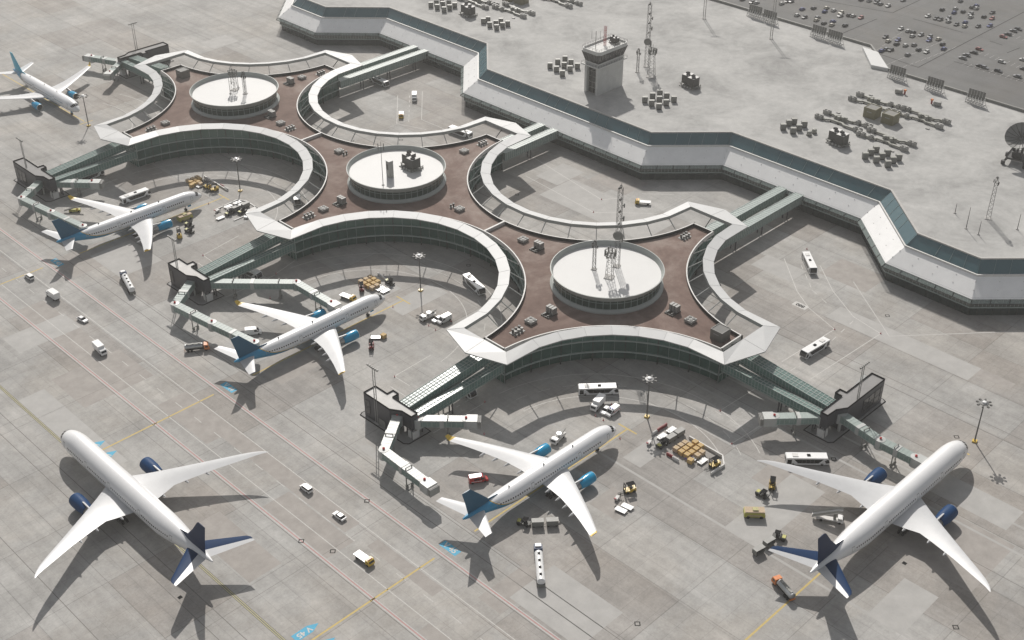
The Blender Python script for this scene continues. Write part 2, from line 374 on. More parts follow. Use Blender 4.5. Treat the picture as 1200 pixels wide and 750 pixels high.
# manhole rings, tar marks
bk = B()
for p in ((647, 516), (977, 538), (549, 311), (606, 228), (413, 165), (470, 164), (1040, 370), (1120, 735), (747, 731), (390, 646), (353, 634), (430, 587), (1121, 512)):
    c = at(*p); arc(bk, c.x, c.y, .75, 0, 360, .4, Z3)
for p in ((211, 700), (1060, 660)):
    c = at(*p); rect(bk, c.x-.6, c.y-.6, c.x+.6, c.y+.6, Z3)
struct('manhole_covers', bk, 'dark')

def lettering(txt, size, m, parent, cx, cy, rot, z):
    cu = bpy.data.curves.new('lettering', 'FONT'); cu.body = txt; cu.size = size; cu.align_x = 'CENTER'; cu.align_y = 'CENTER'; cu.offset = .03*size
    tmp = bpy.data.objects.new('lettering', cu); COL.objects.link(tmp)
    dg = bpy.context.evaluated_depsgraph_get(); me = bpy.data.meshes.new_from_object(tmp.evaluated_get(dg))
    bpy.data.objects.remove(tmp); me.materials.clear(); me.materials.append(M[m])
    o = bpy.data.objects.new('lettering', me); COL.objects.link(o); o.location = (cx, cy, z); o.rotation_euler = (0, 0, rot)
    if parent: o.parent = parent
    return o
for v, t in ((207.9, 'V 45'), (321.6, 'V 44'), (442.8, 'V 43')):
    b = B(); rect(b, 180.6, v-3.6, 183.2, v+3.3, Z3); o = struct('stand_number_marking', b, 'board_blue')
    lettering(t, 2.7, 'line_white', o, 181.9, v-.15, -PI/2, Z3+.006)
    for s, off in ((1, 3.7), (-1, -3.7)):
        b = B(); y = v+off; w = 1.45
        b.quad((127.9, y-w, Z3), (133.3, y-w, Z3), (136.2, y, Z3), (133.3, y+w, Z3), (127.9, y+w, Z3)); o = struct('taxi_arrow_marking', b, 'board_blue')
        lettering(t if s > 0 else t[:3]+str(int(t[3])-1), 2.5, 'line_white', o, 131.3, y, PI, Z3+.006)
b = B(); c = at(938, 358); rect(b, c.x-1.6, c.y-3, c.x+1.6, c.y+3, Z3); o = struct('gate_number_marking', b, 'line_white'); lettering('880', 2.4, 'dark', o, c.x, c.y, PI/2, Z3+.006)

# ------------------------------------------------------------------ terminal
def offset(poly, d):
    "parallel of an open polyline, d to the right of its direction"
    out = []
    for i, p in enumerate(poly):
        ns = []
        for a, c in ((i-1, i), (i, i+1)):
            if a < 0 or c >= len(poly): continue
            e = Vector((poly[c][0]-poly[a][0], poly[c][1]-poly[a][1])).normalized(); ns.append(Vector((-e.y, e.x)))
        n = sum(ns, Vector((0, 0)))/len(ns); k = d/max(.3, n.length_squared) if len(ns) == 2 else d
        out.append((p[0]+n.x*k, p[1]+n.y*k))
    return out
EAVE = [(475, 666), (404.3, 595), (404.3, 560.5), (429, 534.5), (429, 465), (404.4, 439.3), (404.6, 322.3), (430.6, 296.7), (430.9, 225.3), (405.9, 198.6), (405.2, 161.5), (431, 136), (431, -40)]
ZE, ZI, ZT = 8., 14., 18.2
WALL = offset(EAVE, .5); INN = offset(EAVE, 8.1); TOP = offset(EAVE, 12.4); DECK = offset(EAVE, 13.); SOL = offset(EAVE, 0.); OUTR = offset(EAVE, -1.5)
BACK = [(559.4, -40), (559.4, 291), (582, 315), (582, 680)]
T = thing('terminal_building', 'long grey terminal with zigzag front, white sloping eave and teal glass band', 'terminal', (405, 300, 0))
T0 = Vector((405, 300, 0))
def rel(p, z, o=T0): return (p[0]-o.x, p[1]-o.y, z-o.z)
def strip(b, A, za, Bp, zb, o=T0):
    for i in range(len(A)-1):
        b.quad(rel(A[i], za, o), rel(A[i+1], za, o), rel(Bp[i+1], zb, o), rel(Bp[i], zb, o))
W2 = offset(EAVE, 1.4)
b = B(); strip(b, W2, 0, W2, 3.9); b.make('ground_floor_glazing', 'terminal_glass', T)
b = B(); strip(b, WALL, 4.3, WALL, 8.4); strip(b, WALL, 3.9, W2, 3.9); b.make('upper_glazing', 'terminal_glass_top', T)
b = B(); W0 = offset(EAVE, .2); strip(b, W0, 3.9, W0, 4.3); strip(b, W0, 4.3, WALL, 4.3); strip(b, W0, 3.9, W2, 3.9); b.make('floor_band', 'slab_edge', T)
def along(P, Q, step):
    for (p, q), (r, s) in zip(zip(P, P[1:]), zip(Q, Q[1:])):
        L = hypot(q[0]-p[0], q[1]-p[1]); n = max(1, round(L/step))
        for k in range(n+1):
            t = k/n; yield (p[0]+(q[0]-p[0])*t, p[1]+(q[1]-p[1])*t), (r[0]+(s[0]-r[0])*t, r[1]+(s[1]-r[1])*t), k in (0, n)
b = B()
for p, q, e in along(offset(EAVE, .44), offset(EAVE, .44), 1.5): b.bar(rel(p, 4.3), rel(p, 7.9), .1)
b.make('mullion_grid', 'mullion', T)
b = B()
for p, q, e in along(offset(EAVE, 1.35), offset(EAVE, 1.35), 3.): b.bar(rel(p, 0), rel(p, 3.9), .14)
b.make('ground_mullion_grid', 'mullion_dark', T)
sl = lambda d: ZE + (ZI-ZE)*d/8.1
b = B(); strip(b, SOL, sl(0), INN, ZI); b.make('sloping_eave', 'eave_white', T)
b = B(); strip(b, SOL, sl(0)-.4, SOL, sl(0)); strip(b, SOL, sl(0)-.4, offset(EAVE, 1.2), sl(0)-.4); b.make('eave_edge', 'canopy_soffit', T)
b = B()
for p, q, e in along(SOL, INN, 9.):
    a = Vector(rel(p, sl(0)+.03)); c = Vector(rel(q, ZI+.03))
    for f in (.35, .7): m = a.lerp(c, f); b.box(m.x, m.y, m.z-.1, .25, .25, .25)
b.make('roof_seam', 'concrete_white', T)
b = B(); strip(b, SOL, sl(0)-.15, OUTR, sl(-1.5)-.15); b.make('eave_screen', 'screen_glass', T)
b = B()
for p, q, e in along(SOL, OUTR, 7.): b.bar(rel(p, sl(0)-.1), rel(q, sl(-1.5)-.1), .3, .14)
strip(b, OUTR, sl(-1.5)-.3, OUTR, sl(-1.5)); b.make('screen_frame', 'mullion_dark', T)
g0 = offset(EAVE, 7.4); g1 = offset(EAVE, 8.)
b = B(); strip(b, g0, sl(7.4), g0, sl(7.4)+.75); strip(b, g0, sl(7.4)+.75, g1, sl(7.4)+.75); b.make('gutter', 'parapet_white', T)
b = B(); strip(b, INN, ZI, TOP, ZT); b.make('clerestory_glazing', 'band_glass', T)
b = B()
for p, q, e in along(offset(EAVE, 8.), offset(EAVE, 12.3), 6.5):
    if e or random.random() < .75: b.bar(rel(p, ZI+.05), rel(q, ZT+.05), .09)
b.make('clerestory_frame', 'mullion', T)
b = B(); a0 = offset(EAVE, 12.2); a1 = offset(EAVE, 13.1); strip(b, a0, ZT-.1, a0, ZT+.45); strip(b, a0, ZT+.45, a1, ZT+.45); strip(b, a1, ZT+.45, a1, ZT-.35); b.make('parapet', 'kerb', T)
ZK = ZT-.3
poly = [rel(p, 0)[:2] for p in DECK] + [rel(p, 0)[:2] for p in BACK]
b = B(); b.quad(*[(p[0], p[1], ZK) for p in poly]); b.make('roof_deck', 'deck_concrete', T)
b = B()
for p, q in zip(BACK, BACK[1:]):
    b.quad(rel(p, 0), rel(q, 0), rel(q, ZK), rel(p, ZK))
BK2 = [(558.6, -40), (558.6, 291.4), (581.2, 315.4), (581.2, 680)]
strip(b, BACK, ZK, BACK, 19.2); strip(b, BACK, 19.2, BK2, 19.2); strip(b, BK2, 19.2, BK2, ZK); b.make('rear_parapet', 'machine_grey', T)
q = [at(*p, 19.6) for p in ((1011, 55), (1029, 61), (1041, 80), (1021, 76))]
b = B(); b.prism([(p.x-T0.x, p.y-T0.y) for p in q], 0, 19.6); b.make('corner_roof', 'drum_white', T)

# ------------------------------------------------------------------ pier with its three pavilions
RB, ZR, ZC = 55.0, 13.4, 17.6
P0 = Vector((310, 380, 0))
PIER = thing('pier_building', 'glazed pier of three brown-roofed pavilions ringed by a white canopy', 'terminal pier', P0)
BAYS = [((249, 200), 0, 90), ((249, 320), -90, 90), ((249, 440), -90, 90), ((249, 560), -90, 0),
        ((371, 560), 180, 270), ((371, 440), 90, 270), ((371, 320), 90, 270), ((371, 200), 90, 180)]
def bay(c, a0, a1, R, ext, step=12):
    n = round(abs(a1-a0)/step*2)/2; n = int(math.ceil((a1-a0)/step))
    A = [a0-ext] + [a0+(a1-a0)*(k)/n for k in range(1, n)] + [a1+ext]
    return [(c[0]+R*cos(radians(t)), c[1]+R*sin(radians(t))) for t in A]
HORN_DIR = [(-1, 0), (-1, 0), (-1, 0), (0, 1), (1, 0), (1, 0), (1, 0), (0, -1)]     # horn that follows each bay
fine = [bay(c, a0, a1, RB, -2.5, 2.) for c, a0, a1 in BAYS]
outline = [p for f in fine for p in f]
b = B(); b.quad(*[rel(p, ZR, P0) for p in outline]); b.make('roof', 'brown_roof', PIER)
def ring(b, c, R0, z0, R1, z1, a0, a1, o=P0, step=2.):
    n = int(math.ceil((a1-a0)/step))
    P = [[(c[0]+R*cos(radians(a0+(a1-a0)*k/n)), c[1]+R*sin(radians(a0+(a1-a0)*k/n))) for k in range(n+1)] for R in (R0, R1)]
    strip(b, P[0], z0, P[1], z1, o)
def closed(P): return P + [P[0]]
# parapet with white coping (shade of the inner side painted on as a near-black face)
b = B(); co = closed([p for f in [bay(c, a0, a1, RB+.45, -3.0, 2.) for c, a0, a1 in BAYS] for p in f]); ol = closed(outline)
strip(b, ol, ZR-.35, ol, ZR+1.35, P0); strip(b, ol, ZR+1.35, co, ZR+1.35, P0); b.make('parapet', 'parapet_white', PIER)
b = B(); strip(b, co, ZR+1.3, co, ZR, P0); b.make('parapet_painted_shade', 'mullion_dark', PIER)
for v in (320, 440):
    b = B(); b.box(0, v-380, ZR, 11.2, .8, 1.35); b.make('parapet_divider', 'parapet_white', PIER)
for (c, a0, a1) in BAYS:
    a, e = a0+2.5, a1-2.5
    g = B(); ring(g, c, RB+1.3, 0, RB+1.3, 3.6, a, e); ring(g, c, RB+.12, 4.1, RB+.12, 8.3, a, e); wl = g.make('glass_wall', 'pier_glass', PIER)
    g = B(); ring(g, c, RB+.12, 8.75, RB+.12, ZR-.3, a, e); g.make('upper_glazing', 'pier_glass_reflection', wl)
    for z0, z1 in ((3.6, 4.1), (8.3, 8.75)):
        s = B(); ring(s, c, RB-.35, z0, RB-.35, z1, a, e); ring(s, c, RB-.35, z1, RB+.2, z1, a, e); ring(s, c, RB-.35, z0, RB+1.4, z0, a, e); s.make('floor_band', 'slab_edge', wl)
    s = B(); d = B(); n = int(round((e-a)/4))
    for k in range(n+1):
        t = radians(a+(e-a)*k/n); big = k % 3 == 0; w = .3 if big else .1
        if big:
            d = B(); d.box(c[0]+(RB+.2)*cos(t)-P0.x, c[1]+(RB+.2)*sin(t)-P0.y, 0, .55, .32, ZR-.4, t); d.make('column', 'mullion_dark', wl); continue
        for R, z0, z1 in ((RB+1.2, 0, 3.6), (RB, 4.1, ZR-.3)):
            s.box(c[0]+R*cos(t)-P0.x, c[1]+R*sin(t)-P0.y, z0, w*1.2, w, z1-z0, t)
    s.make('mullion_grid', 'mullion', wl)
# end faces of the horns
ends = [(fine[i][-1], fine[(i+1) % 8][0]) for i in range(8)]
for (p, q), hd in zip(ends, HORN_DIR):
    g = B(); g.quad(rel(p, 0, P0), rel(q, 0, P0), rel(q, ZR-.36, P0), rel(p, ZR-.36, P0)); wl = g.make('end_glass_wall', 'pier_glass_reflection', PIER)
    s = B(); n = Vector((*hd, 0))*.15
    for z in (3.6, 8.3): s.bar(Vector(rel(p, z+.22, P0))+n, Vector(rel(q, z+.22, P0))+n, .4, .45)
    for k in range(6): m = Vector(p).lerp(Vector(q), k/5); s.box(m.x+n.x-P0.x, m.y+n.y-P0.y, 0, .14, .14, ZR-.36)
    s.make('end_frame', 'mullion', wl)
# canopy
inn = []; out = []
RI, RO, TIP = 49.6, 45.4, 11.4
struts = []
for i, (c, a0, a1) in enumerate(BAYS):
    ai = bay(c, a0, a1, RI, 2.6); ao = bay(c, a0, a1, RO, 8.0)
    inn += ai; out += ao
    n = len(ai)
    for k in range(1, n-1): struts.append((ai[k], c, k))
    e0 = ai[-1]; nx = BAYS[(i+1) % 8]; e1 = bay(*nx, RI, 2.6)[0]; hd = HORN_DIR[i]
    mid = ((e0[0]+e1[0])/2, (e0[1]+e1[1])/2); inn.append(mid)
    base = 249 if hd[0] < 0 else 371 if hd[0] > 0 else None
    if base: out.append((base+hd[0]*TIP, mid[1]))
    else: out.append((mid[0], (560 if hd[1] > 0 else 200)+hd[1]*TIP))
inn.append(inn[0]); out.append(out[0])
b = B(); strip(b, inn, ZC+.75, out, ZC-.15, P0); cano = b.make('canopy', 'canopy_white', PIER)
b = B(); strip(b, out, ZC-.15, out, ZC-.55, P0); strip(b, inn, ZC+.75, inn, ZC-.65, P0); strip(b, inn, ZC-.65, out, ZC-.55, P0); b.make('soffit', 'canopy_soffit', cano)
b = B()
for p, q in zip(inn, out): b.bar(rel(p, ZC+.77, P0), rel(q, ZC-.13, P0), .08, .05)
b.make('panel_joint', 'canopy_soffit', cano)
for p, c, k in struts:
    e = Vector((p[0]-c[0], p[1]-c[1])).normalized(); q = (c[0]+e.x*(RB-.1), c[1]+e.y*(RB-.1))
    B().bar(rel(q, ZR+.2, P0), rel(p, ZC-.35, P0), .28, .3).make('canopy_strut', 'canopy_soffit', PIER)
for (p, q), hd in zip(ends, HORN_DIR):
    m = Vector(p).lerp(Vector(q), .5)
    B().bar((m.x-P0.x, m.y-P0.y, ZR), (m.x-P0.x+hd[0]*5, m.y-P0.y+hd[1]*5, ZC-.4), .25, .3).make('canopy_strut', 'mullion_dark', PIER)
# rotundas
for v in (260, 380, 500):
    y = v-380
    b = B(); b.lathe([(21.2, ZR), (21.2, ZR+.5), (20.2, ZR+1.3), (19.85, ZR+1.3)], 0, y, 72); r = b.make('rotunda', 'drum_grey', PIER, smooth=True)
    b = B(); b.lathe([(19.85, ZR+1.3), (19.85, ZR+4.8)], 0, y, 72); b.make('drum_glazing', 'drum_glass', r, smooth=True)
    b = B()
    for k in range(48):
        t = 2*PI*k/48; b.box(19.9*cos(t), y+19.9*sin(t), ZR+1.3, .1, .16, 3.5, t)
    b.lathe([(19.95, ZR+3.7), (20., ZR+3.7), (20., ZR+3.85), (19.95, ZR+3.85)], 0, y, 72); b.make('drum_frame', 'mullion', r)
    b = B(); b.lathe([(19.9, ZR+4.8), (20.5, ZR+5.2), (21.25, ZR+6.9), (20.9, ZR+6.95), (19.9, ZR+4.6)], 0, y, 72); b.make('rim', 'drum_grey', r, smooth=True)
    b = B(); b.quad(*[(20.1*cos(2*PI*k/72), y+20.1*sin(2*PI*k/72), ZR+5.0) for k in range(72)]); b.make('drum_roof', 'drum_white', r)
ZD = ZR+5.0
# ------------------------------------------------------------------ aircraft
mat('sky_fin', (.06, .4, .56), .4, spec=.3, var=.05)
def curve(tab, x):
    "smooth interpolation of a table of rows (x, ...)"
    for i in range(len(tab)-1):
        if tab[i][0] >= x >= tab[i+1][0] or i == len(tab)-2:
            a, c = tab[i], tab[i+1]; p = tab[max(0, i-1)]; q = tab[min(len(tab)-1, i+2)]
            h = c[0]-a[0]; t = max(0, min(1, (x-a[0])/h)); o = []
            for k in range(1, len(a)):
                ma = (c[k]-p[k])/(c[0]-p[0]) if p is not a else (c[k]-a[k])/h
                mc = (q[k]-a[k])/(q[0]-a[0]) if q is not c else (c[k]-a[k])/h
                if abs(c[k]-a[k]) < 1e-6: ma = mc = 0
                o.append((2*t**3-3*t*t+1)*a[k]+(t**3-2*t*t+t)*h*ma+(-2*t**3+3*t*t)*c[k]+(t**3-t*t)*h*mc)
            return o
def airfoil(y, xle, xte, z, tk, vert=False):
    c = xle-xte; P = []
    up = ((0, 0), (.03, .38), (.12, .72), (.3, 1), (.5, .9), (.62, .72), (.8, .4), (1, .03))
    for f, h in up: P.append((xle-c*f, h*tk*c*.5))
    for f, h in reversed(up[1:-1]): P.append((xle-c*f, -h*tk*c*.42))
    return [(x, h, z) if vert else (x, y, z+h) for x, h in P]
LIV = {}
def livery():
    "white upper body, blue belly and tail divided by a yellow-orange line; the boundary is stored on the mesh as 'stripe'"
    m = bpy.data.materials.new('airline_livery'); m.use_nodes = True; nt = m.node_tree; L = nt.links.new; b = nt.nodes['Principled BSDF']
    b.inputs['Roughness'].default_value = .32; b.inputs['Coat Weight'].default_value = .35
    a = nt.nodes.new('ShaderNodeAttribute'); a.attribute_name = 'stripe'
    r = nt.nodes.new('ShaderNodeValToRGB'); e = r.color_ramp; e.interpolation = 'CONSTANT'
    mr = N(nt, 'ShaderNodeMapRange'); mr.inputs['From Min'].default_value = -1; mr.inputs['From Max'].default_value = 1; L(a.outputs['Fac'], mr.inputs['Value'])
    e.elements[0].color = (.012, .235, .43, 1); e.elements[1].position = .5; e.elements[1].color = (.62, .4, .06, 1); x = e.elements.new(.64); x.color = (.76, .765, .77, 1)
    L(mr.outputs[0], r.inputs[0]); L(r.outputs[0], b.inputs['Base Color']); M['airline_livery'] = m
livery()
def aircraft(name, label, loc, rz, kind, group=None, fin_paint='teal_fin'):
    A = kind == 'A'
    root = thing(name, label, 'airliner', loc, rz, group)
    if A:
        zc, tab = 5.5, [(0, .12, -1.0), (-.5, .8, -.9), (-1.8, 1.6, -.68), (-3.6, 2.3, -.38), (-6.2, 2.82, -.1), (-9.5, 3.05, 0), (-46, 3.05, 0), (-51.5, 2.75, .28), (-57, 2.05, .85), (-62, 1.3, 1.35), (-66, .62, 1.72), (-67.4, .28, 1.85)]
        wing = [(0, -24.3, -37.4, 4.5, .13), (2.9, -25.8, -37., 4.55, .13), (7, -28.1, -37.3, 4.8, .12), (12, -30.9, -38.2, 5.2, .11), (17.5, -34.1, -40., 5.7, .105), (24, -38., -42.5, 6.3, .1), (30.6, -42.4, -45.4, 6.9, .1)]
        fin = [(6.5, -54., -65.3, .1), (8.2, -55.3, -65.4, .1), (9., -57., -65.6, .09), (13, -60.6, -66.5, .09), (17.0, -64.3, -67.6, .08)]
        stab = [(0, -59.2, -65.4, 7.0, .1), (10.9, -65.9, -68.5, 8.1, .09)]
        engy, engz, engx, er, el = 9.9, 2.75, -21.4, 1.75, 6.6; gearx, geary, nosex = -35.4, 5.2, -8.6
        doors = (-6.5, -20, -41, -55)
    else:
        zc, tab = 6.3, [(0, .15, -1.0), (-.6, .95, -.92), (-2.2, 2.1, -.7), (-4.4, 2.95, -.4), (-7.6, 3.55, -.1), (-11.5, 3.8, 0), (-60, 3.8, 0), (-67, 3.35, .35), (-74, 2.4, .95), (-80, 1.45, 1.4), (-85, .6, 1.65), (-86.8, .25, 1.7)]
        wing = [(0, -29.5, -49.6, 4.6, .12), (3.6, -32.8, -49.2, 4.7, .11), (8, -35.9, -48.4, 5., .1), (11.7, -38.4, -47.7, 5.4, .1), (16.5, -41.5, -49.1, 5.9, .095), (24.5, -46.9, -52., 7., .09), (32.5, -52.2, -55.5, 8.1, .085), (35.6, -54.5, -56.9, 8.6, .08), (37.4, -56.2, -57.8, 8.9, .075), (38.6, -57.6, -58.6, 9.1, .07), (39.2, -58.7, -58.95, 9.2, .07)]
        fin = [(7.6, -71., -83.6, .09), (9.3, -71.2, -83.7, .09), (10.6, -74.6, -83.8, .085), (14.8, -78.3, -84.6, .085), (19.6, -81.8, -85.8, .08), (20.2, -82.8, -85.9, .07)]
        stab = [(0, -75.2, -84.2, 7.7, .09), (12.4, -85.4, -88.6, 8.9, .085), (13.1, -86.6, -88.8, 9.0, .07)]
        engy, engz, engx, er, el = 12.2, 3.2, -29.2, 2.15, 8.2; gearx, geary, nosex = -45., 5.6, -9.
        doors = (-7.5, -21.5, -35.5, -53, -69.5)
    Lf = -tab[-1][0]
    xs = [0, -.15, -.5] + [-Lf*k/110 for k in range(1, 111)]
    nseg = 48
    def surf(x, th, off=0.):
        r, z = curve(tab, x); return (x, (r+off)*sin(th), zc+z+(r+off)*cos(th))
    b = B(); rings = []
    for x in xs:
        rings.append([surf(x, 2*PI*k/nseg) for k in range(nseg)])
    b.loft(rings)
    f = b.make('fuselage', 'airline_livery' if A else 'plane_white', root, smooth=True)
    if A:
        line = [(0, -9), (-16, -4.5), (-20, -2.75), (-30, -2.2), (-40, -1.95), (-46, -1.45), (-50, -.75), (-53, .15), (-55.5, 1.6), (-57.5, 3.2), (-60, 5), (-68, 6)]
        at_ = f.data.attributes.new('stripe', 'FLOAT', 'POINT')
        vals = []
        for v in f.data.vertices:
            vals.append(max(-1, min(1, (v.co.z-zc-curve(line, max(-67.9, v.co.x))[0])*.9)))
        at_.data.foreach_set('value', vals)
    # belly fairing
    b = B(); r_ = []
    for k in range(13):
        t = k/12; x = wing[0][1]+2.5-(wing[0][1]-wing[0][2]+6)*t; s = sin(PI*t)**.5 if 0 < t < 1 else .02
        R = tab[6][1]; r_.append([(x, (R*1.06)*sin(2*PI*q/24)*s, zc-R*.42+(R*.72)*cos(2*PI*q/24)*s*.95) for q in range(24)])
    b.loft(r_); b.make('belly_fairing', 'plane_blue' if A else 'plane_white', root, smooth=True)
    def patch(bb, x0, x1, t0, t1, off, nx=2, nt_=4):
        g = [[surf(x0+(x1-x0)*i/nx, t0+(t1-t0)*j/nt_, off) for j in range(nt_+1)] for i in range(nx+1)]
        for i in range(nx):
            for j in range(nt_): bb.quad(g[i][j], g[i+1][j], g[i+1][j+1], g[i][j+1])
    # cabin windows, one row per side
    tw = radians(76 if A else 78); dw = .5/tab[6][1]
    runs = ((-10.5, -19), (-21.5, -31), (-32, -40), (-42.5, -54)) if A else ((-10, -20), (-23, -34), (-37, -51.5), (-54.5, -68))
    for s in (1, -1):
        b = B()
        for x0, x1 in runs:
            x = x0
            while x > x1:
                patch(b, x, x-.5, s*(tw-dw/2), s*(tw+dw/2), .025, 1, 1); x -= .95
        b.make('window_row', 'black_glass', root)
        for x in doors:
            b = B(); h = 1.05/tab[6][1]; R = .02
            for e in ((x+.62, x+.5, tw-h, tw+h), (x-.5, x-.62, tw-h, tw+h), (x+.5, x-.5, tw-h, tw-h+.05), (x+.5, x-.5, tw+h-.05, tw+h)): patch(b, e[0], e[1], s*e[2], s*e[3], R, 1, 3)
            b.make('door_outline', 'machine_light', root)
    b = B()
    c0, c1 = (-2.0, -3.5) if A else (-2.4, -4.1)
    for s in (1, -1):
        for t0, t1, dx in ((2, 24, 0), (26, 46, -.25), (48, 64, -.7)):
            patch(b, c0+dx, c1+dx*.8, s*radians(t0), s*radians(t1), .02, 2, 4)
    b.make('cockpit_window', 'black_glass', root)
    if A:
        b = B()
        for x in (-20, -33, -48): b.loft([airfoil(0, x, x-.9, zc+3.0, .15, True), airfoil(0, x-.4, x-.9, zc+3.6, .15, True)])
        b.make('antenna', 'machine_light', root)
    wm = 'wing_white'
    for s in (1, -1):
        b = B(); b.loft([airfoil(s*y, a, c, z, tk) for y, a, c, z, tk in wing]); w_ = b.make('wing', wm, root, smooth=True)
        if A:
            y, a, c, z, tk = wing[-1]
            b = B(); b.loft([airfoil(s*y, a, c, z, tk), airfoil(s*(y+.8), a-.9, c-.2, z+.25, .09), airfoil(s*(y+1.5), a-2.2, c-.5, z+1.5, .09)]); b.make('winglet', 'yellow', root, smooth=True)
        # flap track fairings
        for y in ((6.2, 11.3, 15.4, 19.6) if A else (7.2, 15.4, 21.6)):
            for (p, q) in zip(wing, wing[1:]):
                if p[0] <= y <= q[0]:
                    t = (y-p[0])/(q[0]-p[0]); xt = p[2]+(q[2]-p[2])*t; z = p[3]+(q[3]-p[3])*t
            b = B(); k_ = 1. if A else .62
            b.loft([[(xt+x, s*y+r*cos(2*PI*q/8), z-.42+zz+r*1.2*sin(2*PI*q/8)) for q in range(8)] for x, r, zz in ((2.6, .05, .2), (1.8, .3, 0), (.4, .42, -.05), (-.9*k_, .3, 0), (-2.0*k_, .05, .08))])
            b.make('flap_fairing', wm, w_, smooth=True)
        # engine
        y = s*engy; b = B()
        pr = [(engx-.05, er*.86), (engx, er*.93), (engx-.25, er*.99), (engx-1.4, er*1.06), (engx-el*.55, er*1.04), (engx-el, er*.8)]
        b.loft([[(x, y+r*cos(2*PI*k/28), engz+r*sin(2*PI*k/28)) for k in range(28)] for x, r in pr[2:]], cap=False)
        e = b.make('engine', 'plane_blue' if A else 'engine_navy', root, smooth=True)
        b = B(); b.loft([[(x, y+r*cos(2*PI*k/28), engz+r*sin(2*PI*k/28)) for k in range(28)] for x, r in [(engx-1.1, er*.84)]+pr[:3]], cap=False); b.make('inlet_lip', 'metal_lip', e, smooth=True)
        b = B(); b.quad(*[(engx-1.1, y+er*.85*cos(2*PI*k/28), engz+er*.85*sin(2*PI*k/28)) for k in range(28)])
        b.loft([[(x, y+r*cos(2*PI*k/12), engz+r*sin(2*PI*k/12)) for k in range(12)] for x, r in ((engx-1.05, .5), (engx-.6, .3), (engx-.3, .03))]); b.make('fan', 'machine_dark', e)
        b = B(); b.loft([[(x, y+r*cos(2*PI*k/20), engz+r*sin(2*PI*k/20)) for k in range(20)] for x, r in ((engx-el+.5, er*.72), (engx-el-.9, er*.55), (engx-el-2.0, er*.36), (engx-el-3.1, .08))]); b.make('exhaust_cone', 'steel', e, smooth=True)
        for (p, q) in zip(wing, wing[1:]):
            if p[0] <= engy <= q[0]:
                t = (engy-p[0])/(q[0]-p[0]); wl = p[1]+(q[1]-p[1])*t; wz = p[3]+(q[3]-p[3])*t
        b = B(); b.side([(engx-el*.62, engz+er*.9), (engx-el-1.5, engz+er*.5), (wl-4, wz-.3), (wl-.3, wz+.05), (engx-el*.75, engz+er*1.08)], y-.2, y+.2); b.make('pylon', wm, e)
        # tailplane
        b = B(); rs = [airfoil(s*yy, a, c, z, tk) for yy, a, c, z, tk in stab]
        if A: b.loft(rs); b.make('tailplane', wm, root, smooth=True)
        else:
            n = len(rs[0]); mm = [0, 0, 0, 0, 0, 1, 1, 1, 1, 0, 0, 0, 0, 0]
            b.loft(rs, mats=mm); b.make('tailplane', ['navy_stab', 'wing_white'], root, smooth=True)
        # main gear
        b = B(); b.bar((gearx, s*geary, .8), (gearx+.3, s*geary, zc-1.8), .4); g = b.make('main_gear', 'steel', root)
        for dx in ((-.85, .85) if A else (-1.5, 0, 1.5)):
            for dy in (-.7, .7):
                b = B(); b.tube((gearx+dx, s*geary+dy-.22, .68), (gearx+dx, s*geary+dy+.22, .68), .68, n=16); b.make('wheel', 'rubber', g)
    b = B(); b.loft([airfoil(0, a, c, z, tk, True) for z, a, c, tk in fin]); b.make('fin', fin_paint if A else 'navy', root, smooth=True)
    if not A:
        b = B(); b.loft([airfoil(0, x, -76.5, z, tk, True) for z, x, tk in ((9.2, -69.5, .03), (10.2, -71.2, .03), (10.9, -74.6, .05))]); b.make('dorsal_fin', 'navy', root, smooth=True)
    else:
        b = B(); b.loft([airfoil(0, x, -59.5, z, tk, True) for z, x, tk in ((7.9, -52.2, .05), (8.75, -53.4, .05), (9.1, -57, .07))]); b.make('dorsal_fin', fin_paint, root, smooth=True)
    b = B(); b.bar((nosex, 0, .6), (nosex+.2, 0, zc-tab[6][1]*.75), .28); g = b.make('nose_gear', 'steel', root)
    for dy in (-.36, .36):
        b = B(); b.tube((nosex, dy-.16, .55), (nosex, dy+.16, .55), .55, n=14); b.make('wheel', 'rubber', g)
    for dy in (-.75, .75):
        b = B(); b.box(nosex+1.5, dy, zc-tab[6][1]-.75, 1.6, .08, 1.0); b.make('gear_door', 'plane_blue' if A else 'plane_white', g)
    return root
GA = 'white airliners with blue tails'
aircraft('airliner', 'blue-bellied white airliner on the stand numbered V 45, nose beside the vans', (255.2, 207.3, 0), radians(-.8), 'A', GA)
aircraft('airliner', 'blue-bellied white airliner on the stand numbered V 44, jet bridges around its left wing', (254, 322.4, 0), radians(-1.0), 'A', GA)
aircraft('airliner', 'blue-bellied white airliner on the stand numbered V 43, beyond the second one', (252, 443.6, 0), radians(-1.4), 'A', GA)
aircraft('airliner', 'blue-tailed white airliner facing the camera at the left edge of the photo', (259.5, 563.6, 0), radians(-90), 'A', GA, 'sky_fin')
GB = 'large white airliners with navy tails'
aircraft('airliner', 'large white airliner with navy tail standing nose-in at the right, beside a jet bridge', (327.6, 121.8, 0), radians(-.7), 'B', GB)
aircraft('airliner', 'large white airliner with navy tail rolling along the taxiway at lower left', (125.6, 331.6, 0), radians(89.7), 'B', GB)

